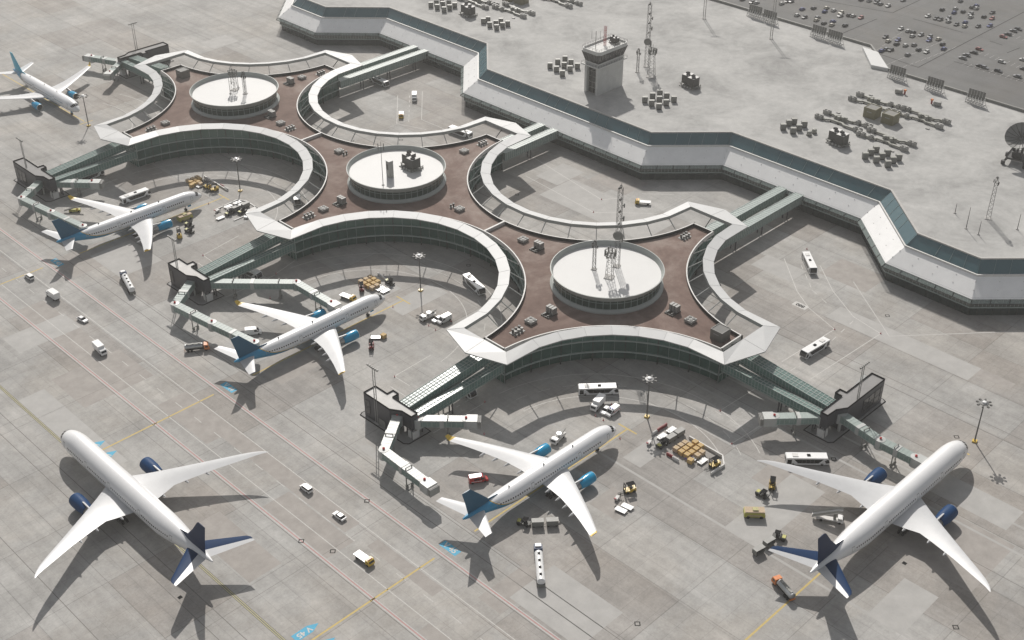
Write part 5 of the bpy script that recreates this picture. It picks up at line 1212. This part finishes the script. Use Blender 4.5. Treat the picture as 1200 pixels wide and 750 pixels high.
# ------------------------------------------------------------------ roof machines
@K('fan_unit', 'roof fan unit')
def FLATFAN(r):
    b = B(); b.box(0, 0, .25, 3.3, 3.3, 1.0); b.make('casing', 'machine_light', r); b = B(); b.box(0, 0, 0, 2.9, 2.9, .3); b.make('base', 'dark', r)
    for x in (-.8, .8):
        for y in (-.8, .8): b = B(); b.lathe([(.62, 1.25), (.62, 1.42), (.05, 1.42)], x, y, 14); b.make('fan', 'machine_dark', r)
@K('ventilator_cluster', 'vents')
def VENTS(r):
    b = B(); b.box(0, 0, 0, 5., 3.2, .12); b.make('base', 'machine_grey', r)
    for k in range(6): x = (k//2-1)*1.6+.2*(k % 2); y = (k % 2-.5)*1.5; b = B(); b.tube((x, y, .1), (x, y, 1.2), .4, n=10); b.tube((x, y, 1.15), (x, y, 1.5), .55, n=10); b.make('vent_pipe', 'machine_dark' if k % 2 else 'machine_light', r)
@K('ventilator_pair', 'vents')
def VENT2(r):
    b = B(); b.box(0, 0, 0, 2.6, 1., .12); b.make('base', 'machine_grey', r)
    for k in range(2): x = k*1.5-.75; b = B(); b.tube((x, 0, .1), (x, 0, 1.1), .38, n=10); b.tube((x, 0, 1.1), (x, 0, 1.45), .5, n=10); b.make('vent_pipe', 'machine_dark', r)
@K('cooling_unit', 'cooling unit')
def RACK(r):
    b = B()
    for y in (-1.6, -.5, .6, 1.7): b.bar((-2.6, y, .3), (2.4, y, .3), .35)
    for x in (-2.4, 0, 2.2): b.bar((x, -1.8, .25), (x, 1.9, .25), .3)
    b.make('base_frame', 'machine_dark', r)
    for y in (-1.3, 0, 1.3):
        b = B(); b.box(.9, y, .45, 2.2, .95, 2.5); m_ = b.make('cooling_block', 'machine_light', r)
        b = B()
        for k in range(5): b.box(.9, y-.48, .8+k*.42, 1.9, .06, .12)
        b.make('louvre', 'machine_dark', m_)
    b = B(); b.bar((-2.2, -1., .7), (0, -1., .7), .4); b.bar((-2.2, 1., .7), (0, 1., .7), .4); b.make('pipe', 'machine_grey', r)
@K('plant_room', 'plant room')
def CUBE(r):
    b = B(); b.box(0, 0, 0, 5, 5, 3.8); b.make('wall', 'olive_top', r); b = B(); b.box(0, 0, 3.8, 4.6, 4.6, .06); b.make('roof', 'machine_dark', r)
    b = B()
    for x, y, sx, sy in ((0, 2.4, 5, .2), (0, -2.4, 5, .2), (2.4, 0, .2, 4.6), (-2.4, 0, .2, 4.6)): b.box(x, y, 3.8, sx, sy, .25)
    b.make('roof_edge', 'machine_grey', r); b = B(); b.box(-2.52, 0, 2.4, .05, 2.2, .35); b.make('vent_slot', 'machine_light', r)
@K('roof_chiller', 'air conditioner')
def DUAL(r):
    for y, z, x in ((-2.2, 1.2, -.6), (2.2, 1.2, .8)):
        b = B(); b.box(x, y, z, 4.6, 4.0, 4.2); c = b.make('casing', 'machine_dark', r)
        b = B(); b.box(x, y, z+4.2, 4.5, 3.9, .12); b.make('top_panel', 'concrete_white', c)
        for dx, dy in ((-1., -.9), (1., .9)): b = B(); b.lathe([(1.1, z+4.3), (1.1, z+4.6), (.05, z+4.6)], x+dx, y+dy, 14); b.make('fan', 'dark', c)
    b = B(); b.box(0, 0, 0, 6.5, 8.5, .4)
    for k in range(8): b.bar((-3+k*.85, -4.2, .4), (-3+k*.85, -4.2, 1.3), .3)
    b.make('base_frame', 'machine_grey', r)
    for y in (-5.2, 5.2):
        b = B(); q = [(-2, y*.75, .9), (-1.2, y, .8), (1.2, y, .8), (2, y*.75, .9)]
        for a, c in zip(q, q[1:]): b.tube(a, c, .35, n=8)
        b.make('pipe_loop', 'machine_grey', r)
    for k in range(4): b = B(); b.tube((-3.2, -3+k*1.7, .5), (-3.9, -3+k*1.7, .9), .5, n=8); b.make('pump', 'machine_light', r)
def px_put(kd, lst, z, group, rz=0.):
    for x, y, l in lst: kd.put(at(x, y, z), rz if not isinstance(rz, str) else random.choice((0, PI/2)), l, group)
px_put(FLATFAN, [(354, 92, 'square fan unit near the far right tip of the farthest pavilion'), (329, 145.5, 'square fan unit at the near right of the farthest rotunda'), (194, 145.5, 'square fan unit at the left tip of the farthest pavilion'), (397.5, 178.5, 'square fan unit at the upper left of the middle rotunda'), (379, 246.5, 'square fan unit at the lower left of the middle pavilion'),
                 (538.5, 246.5, 'square fan unit at the lower right of the middle rotunda'), (544, 178.5, 'square fan unit at the upper right of the middle rotunda'), (613, 282.5, 'square fan unit at the upper left of the nearest rotunda'), (622, 378, 'square fan unit at the lower left of the nearest pavilion'), (809, 377, 'square fan unit between cooling unit and plant room, nearest pavilion')], ZR, 'square fan units on the pavilions')
px_put(VENTS, [(376, 86.5, 'row of small vents at the far right tip of the farthest pavilion'), (340, 151.5, 'row of small vents at the seam of the farthest pavilion'), (177, 152, 'row of small vents at the left tip of the farthest pavilion'), (362, 254, 'row of small vents at the lower left tip of the middle pavilion'), (565.5, 169, 'row of small vents at the far right tip of the middle pavilion'), (606, 389, 'row of small vents at the lower left tip of the nearest pavilion'), (802.5, 278, 'row of small vents at the far right tip of the nearest pavilion')], ZR, 'rows of small vents on the pavilions')
px_put(VENT2, [(404.5, 181, 'pair of small vents beside the upper left fan unit of the middle pavilion'), (530, 242.5, 'pair of small vents beside the lower right fan unit of the middle pavilion')], ZR, 'pairs of small vents on the pavilions')
px_put(RACK, [(339, 98, 'slatted cooling unit right of the farthest rotunda'), (317, 137, 'slatted cooling unit in front of the farthest rotunda'), (398.5, 239, 'slatted cooling unit lower left of the middle rotunda'), (629.5, 292, 'slatted cooling unit upper left of the nearest rotunda'), (644, 368.5, 'slatted cooling unit lower left of the nearest rotunda'), (788.5, 366, 'slatted cooling unit lower right of the nearest rotunda')], ZR, 'slatted cooling units on the pavilions')
px_put(CUBE, [(843.5, 396, 'square plant room at the right tip of the nearest pavilion'), (215, 90, 'square plant room at the far left tip of the farthest pavilion')], ZR, 'plant rooms on the pavilions')
DUAL.put(at(482, 196, ZD), 0, 'twin air conditioner with black fans on the middle rotunda', 'twin air conditioners')
for x, y, l in ((808.5, 101, 'twin air conditioner right of the control tower masts'), (981.5, 168, 'twin air conditioner by the terminal edge near the duct systems'), (548.5, 17.5, 'twin air conditioner on the terminal roof near the top edge')): DUAL.put(at(x, y, ZK), 0, l, 'twin air conditioners')
r = thing('equipment_cabinet', 'tall narrow cabinet beside the antenna pole on the middle rotunda', 'cabinet', at(457.3, 207, ZD), 0); b = B(); b.box(0, 0, 0, 2.2, 2.2, 7.4); b.make('casing', 'machine_light', r); b = B(); b.box(-1.12, .3, 3.5, .05, 1., 2.6); b.make('vent_slot', 'machine_dark', r); b = B(); b.box(0, 0, 7.4, 2.4, 2.4, .2); b.make('cap', 'drum_white', r)
@K('roof_box', 'ventilation box')
def RBOX(r):
    b = B(); b.box(0, 0, .35, 1.7, 2.6, 2.5); b.make('casing', 'machine_grey', r); b = B(); b.box(0, 0, 0, 1.5, 2.3, .36); b.make('base', 'dark', r); b = B(); b.box(0, 0, 2.85, 1.5, 2.4, .1); b.make('top', 'duct', r)
GB_ = 'small ventilation boxes on the terminal roof'
CL = {'left of the control tower': [(644.5, 80), (652, 84), (659, 89), (653.5, 75.5), (661, 79.5), (668, 83.5), (662, 72), (669, 76), (676.5, 80.5)], 'below the masts': [(755.5, 120), (763.5, 124), (772, 128), (764.5, 115.5), (772.5, 119.5), (780.5, 123.5), (773, 112), (781, 115.5), (789.5, 119.5)],
      'left of the ducts': [(917.5, 152), (929, 156.5), (924, 147.5), (936, 153), (930, 145.5), (942, 149)], 'below the ducts': [(1013.5, 186), (1026.5, 190.5), (1040, 195.5), (1020, 182), (1033, 186.5), (1046, 191), (1026, 178.5), (1039.5, 182.5), (1052.5, 188)],
      'at top edge left of an air conditioner': [(505, 8.5), (512.5, 11), (520.5, 14), (511.5, 5.5), (519, 7.5), (527, 11.5), (518, 2), (526, 5.5), (533, 9)], 'at top edge right of an air conditioner': [(566.5, 27.5), (572, 25.5), (574, 32), (582, 35), (581, 30), (589, 32.5), (587, 27.5), (595, 30.5)]}
for w, ps in CL.items():
    rows = [sorted(ps[i:i+3]) for i in range(0, len(ps), 3)]
    for j, row in enumerate(rows):
        for i, p in enumerate(row): RBOX.put(at(p[0], p[1], ZK), PI/4, '%s box, %s row of the vent boxes %s' % (('left', 'middle', 'right')[i], ('front', 'middle', 'back')[min(j, 2)], w), GB_)
@K('round_fan', 'roof fan')
def RFAN(r):
    b = B(); b.lathe([(1.1, .3), (1.1, 1.6), (.8, 2.1), (.1, 2.2)], 0, 0, 14); b.make('casing', 'duct', r); b = B(); b.box(0, 0, 0, 1.9, 1.9, .32); b.make('base', 'dark', r)
RFAN.put(at(948, 158.5, ZK), 0, 'left of two round fans beside the ventilation boxes', 'round roof fans'); RFAN.put(at(954, 156, ZK), 0, 'right of two round fans beside the ventilation boxes', 'round roof fans')
@K('duct_system', 'air ducts')
def DUCT(r):
    def run(pts):
        b = B()
        for p, q in zip(pts, pts[1:]): b.bar((*p, .8), (*q, .8), 1.0, .8)
        b.make('duct_run', 'duct', r)
    run([(-10, -3), (-6, -3), (-5, -1.8), (2, -1.8), (3, -3), (11, -3)]); run([(-10, 4), (-3, 4), (-2, 3), (4, 3), (5, 4.2), (12, 4.2)])
    for x, y in ((-11, -3), (-9, -3), (9.5, -3), (11.8, -3), (-11, 4), (-9.3, 4), (10.5, 4.2), (12.8, 4.2), (6.5, 4.1)):
        b = B(); b.box(x, y, .1, 1.7, 2., 1.9); b.tube((x, y, 2.), (x, y, 2.4), .6, n=10); b.make('fan_box', 'machine_light', r)
    for x, y in ((-3.5, .6), (-1.6, .2), (.2, .9), (-2.2, 2.), (1.4, 1.6)): b = B(); b.tube((x, y, 0), (x, y, 2.7), .75, n=10); b.make('filter_drum', 'duct', r)
    b = B(); b.box(-7, 8.6, 0, 1.6, 1.1, .4); b.make('floor_hatch', 'machine_light', r)
    for x in (-8, -4, 0, 4, 8):
        for y in (-2.4, 3.6): b = B(); b.box(x, y, 0, .3, 1.2, .45); b.make('duct_support', 'dark', r)
for x, y, f, l in ((1024, 122.5, 0, 'duct system behind the two olive containers'), (985.5, 144, 0, 'duct system left of the two olive containers'), (1082, 139.5, 1, 'duct system right of the two olive containers'), (1041, 165, 1, 'duct system in front of the two olive containers'), (604, 13.5, 1, 'duct system at the top edge, below the cut-off containers'), (558, 3.5, 0, 'duct system at the top edge, left of the cut-off containers'), (655, 2., 0, 'duct system at the top edge, right of the cut-off containers')):
    DUCT.put(at(x, y, ZK), radians(-90+(180 if f else 0)), l, 'duct systems on the terminal roof')
@K('olive_container', 'container')
def OLIVE(r):
    b = B(); b.box(0, 0, 0, 6, 6, 4.6); b.make('casing', 'olive', r); b = B(); b.box(0, 0, 4.6, 5.4, 5.4, .08); b.make('top', 'olive_top', r)
    b = B()
    for x, y, sx, sy in ((0, 2.85, 6, .3), (0, -2.85, 6, .3), (2.85, 0, .3, 5.4), (-2.85, 0, .3, 5.4)): b.box(x, y, 4.6, sx, sy, .3)
    b.make('rim', 'olive', r); b = B(); b.box(-3.02, 0, 2.9, .05, 2.4, .4); b.make('name_plate', 'machine_light', r)
for x, y, l in ((1021.5, 136.5, 'left olive container among the duct systems'), (1042.5, 143.5, 'right olive container among the duct systems'), (597, 0, 'left olive container at the top edge of the photo'), (611, 3.5, 'right olive container at the top edge of the photo')): OLIVE.put(at(x, y, ZK), 0, l, 'olive containers')
for x, y, ox, oy, l in ((1053, 109, 1060, 110.5, 'behind the left duct system'), (1098, 123.5, 1091.5, 121.5, 'below the right roof screens')):
    r = thing('pump_unit', 'grey pump box '+l, 'pump unit', at(x, y, ZK), .3, 'pump boxes'); b = B(); b.box(0, 0, .3, 2.6, 3., 1.8); b.make('casing', 'machine_light', r); b = B(); b.tube((0, -1.8, .9), (0, 1.8, .9), .7, n=12); b.make('tank', 'duct', r); b = B(); b.box(0, 0, 0, 2.2, 2.4, .32); b.make('base', 'dark', r)
    r = thing('orange_post', 'orange valve post '+l, 'valve post', at(ox, oy, ZK), 0, 'orange valve posts'); b = B(); b.tube((0, 0, 0), (0, 0, 2.2), .45, n=10); b.make('post', 'dark_red', r); b = B(); b.box(0, 0, 1.7, 1.1, 1.1, .7); b.make('valve_head', 'orange', r)
@K('roof_screen', 'roof screen')
def SCREEN(r):
    for k in range(6):
        y = -3.6+k*1.44; b = B(); b.loft([[(.2, y-.6, 2.2), (.2, y+.6, 2.2), (.45, y+.6, 2.2), (.45, y-.6, 2.2)], [(.5, y-.6, 6.6), (.5, y+.6, 6.6), (.75, y+.6, 6.6), (.75, y-.6, 6.6)]]); b.make('panel', 'panel_dark', r)
    for k in range(7):
        y = -4.3+k*1.44; b = B(); b.bar((-1.2, y, 0), (.1, y, 3.6), .3); b.bar((2.4, y, 0), (.6, y, 4.2), .2); b.bar((-1.2, y, .2), (2.5, y, .2), .25); b.make('strut', 'concrete_white', r)
    b = B(); b.bar((-.5, -4.4, 1.2), (-.5, 4.4, 1.2), .25); b.bar((-.1, -4.4, 1.9), (-.1, 4.4, 1.9), .2); b.make('cross_bar', 'machine_light', r)
for x, y, l in ((1050, 93, 'leftmost of the three single roof screens right of the corner roof'), (1094, 107, 'middle of the three single roof screens'), (1142, 121.5, 'rightmost of the three single roof screens'), (884, 20.5, 'left half of the roof screen pair near the top edge'), (901, 26.5, 'right half of the roof screen pair near the top edge'), (958.5, 44.5, 'left half of the roof screen pair left of the corner roof'), (977, 50.5, 'right half of the roof screen pair left of the corner roof')):
    SCREEN.put(at(x, y, ZK), 0, l, 'dark slatted roof screens')
# radar dish
p = at(1190, 190, ZK); r = thing('radar_dish', 'large dark dish antenna on a wheeled base at the right edge', 'radar', p, radians(15))
b = B(); R = 6.4
import mathutils
rot = Matrix.Rotation(radians(38), 4, 'Y') @ Matrix.Rotation(0, 4, 'Z'); rot = Matrix.Rotation(radians(165), 4, 'Z') @ Matrix.Rotation(radians(40), 4, 'Y'); ctr = Vector((-.2, .4, 12.4))
def prof(k, off): rr = R*k; return [(ctr + rot @ Vector((rr*cos(2*PI*q/40), rr*sin(2*PI*q/40), 2.6*k*k-2.+off)))[:] for q in range(40)]
b.loft([prof(k/8, 0) for k in range(1, 9)]+[prof(k/8, -.35) for k in range(8, 0, -1)], cap=True); d = b.make('dish', 'dish_grey', r, smooth=True)
b = B()
for q in range(16):
    t = 2*PI*q/16
    for k in range(1, 8): a = ctr+rot @ Vector((R*k/8*cos(t), R*k/8*sin(t), 2.6*(k/8)**2-1.9)); c = ctr+rot @ Vector((R*(k+1)/8*cos(t), R*(k+1)/8*sin(t), 2.6*((k+1)/8)**2-1.9)); b.bar(a, c, .14, .12)
b.make('rib_frame', 'dish_dark', d)
b = B(); b.tube(ctr+rot @ Vector((0, 0, -4.2)), ctr+rot @ Vector((0, 0, -2.)), 2.2, 1.5, 16); b.make('hub', 'dish_dark', r)
b = B(); b.tube(ctr+rot @ Vector((0, 0, -1.8)), ctr+rot @ Vector((0, 0, 3.5)), .2); b.make('feed_horn', 'dish_dark', d)
b = B(); b.box(0, 0, 2.2, 7, 7, .8); b.box(0, 0, 3., 4, 4, 2.2); b.make('platform', 'dish_dark', r)
b = B()
for y in (-1.8, 1.8): b.bar((0, y, 4.8), (.3, y*.8, 9.6), 1.0)
b.bar((-1.6, 0, 5), (-.4, 0, 9), .8); b.make('yoke', 'dish_dark', r)
for x, y in ((-4.5, 4.5), (-4.5, -4.5), (4.5, 4.5), (4.5, -4.5)):
    b = B(); b.bar((x*.75, y*.75, 2.4), (x, y, 1.2), .6); b.bar((x, y, .9), (x*.35, y*.35, 8.), .35); b.tube((x, y, 0), (x, y, 1.7), .9, n=12); b.make('outrigger', 'dish_dark', r)
# ------------------------------------------------------------------ control tower on the terminal roof
r = thing('control_tower', 'white control tower with dark slanted glass cab and railed roof', 'control tower', (440.6, 377.6, ZK))
LX, LY = 18.4, 8.6
b = B(); b.box(0, LY/2-.7, 0, LX, 1.4, 14); b.make('side_wall', 'tower_concrete', r); b = B(); b.box(0, -LY/2+.7, 0, LX, 1.4, 14); b.make('side_wall', 'tower_concrete', r)
b = B(); b.box(1.2, 0, 0, LX-3.4, LY-2.8, 14); b.make('core', 'machine_dark', r)
b = B()
for k in range(5): b.box(-LX/2+1.55, -2.2+k*1.1, 0, .12, .12, 14)
for z in (2.6, 5.4, 8.2, 11.): b.box(-LX/2+1.5, 0, z, .2, LY-2.9, .25)
b.make('window_frame', 'machine_grey', r); b = B(); b.box(-LX/2+1.85, 0, 0, .3, LY-2.9, 13.8); b.make('stair_glazing', 'black_glass', r)
b = B(); b.box(0, 0, 14, LX+2.6, LY+2.6, .6); b.make('balcony', 'tower_light', r)
b = B(); b.box(0, 0, 14.6, LX, LY, 1.4); b.make('cab_base', 'tower_light', r)
def rail(b, sx, sy, z, h=1.1):
    for x, y in ((-1, -1), (1, -1), (1, 1), (-1, 1)): b.bar((x*sx/2, y*sy/2, z), (x*sx/2, y*sy/2, z+h), .08)
    for zz in (h*.5, h):
        for a, c in (((-1, -1), (1, -1)), ((1, -1), (1, 1)), ((1, 1), (-1, 1)), ((-1, 1), (-1, -1))): b.bar((a[0]*sx/2, a[1]*sy/2, z+zz), (c[0]*sx/2, c[1]*sy/2, z+zz), .08)
    n = int(sx/1.8)
    for k in range(n+1):
        for y in (-1, 1): b.bar((-sx/2+sx*k/n, y*sy/2, z), (-sx/2+sx*k/n, y*sy/2, z+h), .07)
    n = int(sy/1.8)
    for k in range(n+1):
        for x in (-1, 1): b.bar((x*sx/2, -sy/2+sy*k/n, z), (x*sx/2, -sy/2+sy*k/n, z+h), .07)
b = B(); rail(b, LX+2.4, LY+2.4, 14.6, 1.2); b.make('balcony_railing', 'lattice_grey', r)
b = B(); b.loft([[(x*(LX/2-.2), y*(LY/2-.2), 16.0) for x, y in ((-1, -1), (1, -1), (1, 1), (-1, 1))], [(x*(LX/2+1.2), y*(LY/2+1.2), 20.8) for x, y in ((-1, -1), (1, -1), (1, 1), (-1, 1))]]); g = b.make('cab_glazing', 'black_glass', r)
b = B()
for k in range(11):
    t = -1+k*.2
    for y in (-1, 1): b.bar((t*(LX/2-.2), y*(LY/2-.18), 16.0), (t*(LX/2+1.2), y*(LY/2+1.23), 20.8), .14)
for k in range(6):
    t = -1+k*.4
    for x in (-1, 1): b.bar((x*(LX/2-.18), t*(LY/2-.2), 16.0), (x*(LX/2+1.23), t*(LY/2+1.2), 20.8), .14)
b.make('glazing_bar', 'machine_dark', g)
RX, RY = LX+3.2, LY+3.2
def chamf(sx, sy, c): return [(-sx/2+c, -sy/2), (sx/2-c, -sy/2), (sx/2, -sy/2+c), (sx/2, sy/2-c), (sx/2-c, sy/2), (-sx/2+c, sy/2), (-sx/2, sy/2-c), (-sx/2, -sy/2+c)]
b = B(); b.prism(chamf(RX, RY, 1.6), 20.8, 21.6); b.make('roof', 'tower_light', r)
b = B(); o_ = chamf(RX, RY, 1.6); i_ = chamf(RX-1, RY-1, 1.4)
for k in range(8):
    j = (k+1) % 8; b.quad((*o_[k], 21.6), (*o_[j], 21.6), (*o_[j], 22.5), (*o_[k], 22.5)); b.quad((*i_[k], 21.6), (*i_[j], 21.6), (*i_[j], 22.5), (*i_[k], 22.5)); b.quad((*o_[k], 22.5), (*o_[j], 22.5), (*i_[j], 22.5), (*i_[k], 22.5))
b.make('roof_parapet', 'tower_light', r); b = B(); rail(b, RX-1.2, RY-1.2, 22.5, 1.2); b.make('roof_railing', 'lattice_grey', r)
zt = ZK+21.6
q = thing('antenna_mast', 'short red lattice antenna on the control tower roof', 'antenna mast', (441.5, 378.5, zt), .2); b = B(); lattice(b, 9.5, .9, .9, 1.1, .07)
for k in range(9): b.bar((-1., 0, 1+k), (1., 0, 1+k), .06); b.bar((0, -1., 1.4+k), (0, 1., 1.4+k), .06)
b.make('lattice_frame', 'lattice_red', q)
q = thing('antenna_pole', 'three-rod antenna at the near end of the control tower roof', 'antenna', (434.5, 378.2, zt)); b = B(); b.tube((0, 0, 0), (0, 0, 9), .14); b.make('pole', 'machine_grey', q)
for s in (-1, 1): b = B(); b.bar((0, 0, 5.5), (s*1.4, -s*1.4, 5.5), .1); b.tube((s*1.4, -s*1.4, 5), (s*1.4, -s*1.4, 9), .09); b.make('side_antenna', 'machine_light', q)
q = DUAL.put((447., 377.2, zt), 0, 'small twin air conditioner on the control tower roof', 'twin air conditioners'); q.scale = (.55, .55, .55)
# ------------------------------------------------------------------ light
w = bpy.data.worlds.new('World'); S.world = w; w.use_nodes = True; nt = w.node_tree; bg = nt.nodes['Background']
sky = nt.nodes.new('ShaderNodeTexSky'); sky.sky_type = 'NISHITA'; sky.sun_disc = False
AZ, EL = 50.4, 39.5
sky.sun_elevation = radians(EL); sky.sun_rotation = radians(90-AZ); sky.air_density = 1.; sky.dust_density = 2.; sky.ozone_density = 1.
hs = nt.nodes.new('ShaderNodeHueSaturation'); hs.inputs['Saturation'].default_value = .25
nt.links.new(sky.outputs[0], hs.inputs['Color']); nt.links.new(hs.outputs[0], bg.inputs['Color']); bg.inputs['Strength'].default_value = .082
sd = bpy.data.lights.new('sun', 'SUN'); sd.energy = 3.9; sd.angle = radians(.5); sd.color = (1, .955, .9)
so = bpy.data.objects.new('sun', sd); COL.objects.link(so); so.location = (300, 300, 400); so.rotation_euler = (radians(90-EL), 0, radians(AZ+90))
b = B(); b.box(850, 850, -1, 3700, 3700, 273); M['haze_air'] = hm = bpy.data.materials.new('haze_air'); hm.use_nodes = True; nt = hm.node_tree; nt.nodes.remove(nt.nodes['Principled BSDF'])
pv = nt.nodes.new('ShaderNodeVolumePrincipled'); pv.inputs['Color'].default_value = (.99, .965, .92, 1); pv.inputs['Density'].default_value = .00014; pv.inputs['Anisotropy'].default_value = .3
nt.links.new(pv.outputs[0], nt.nodes['Material Output'].inputs['Volume']); o = b.make('haze', 'haze_air'); o['kind'] = 'stuff'
S.view_settings.view_transform = 'Standard'; S.view_settings.look = 'None'; S.view_settings.gamma = 1; S.view_settings.use_curve_mapping = False
S.view_settings.exposure = .17
S.cycles.max_bounces = 6; S.cycles.use_denoising = True
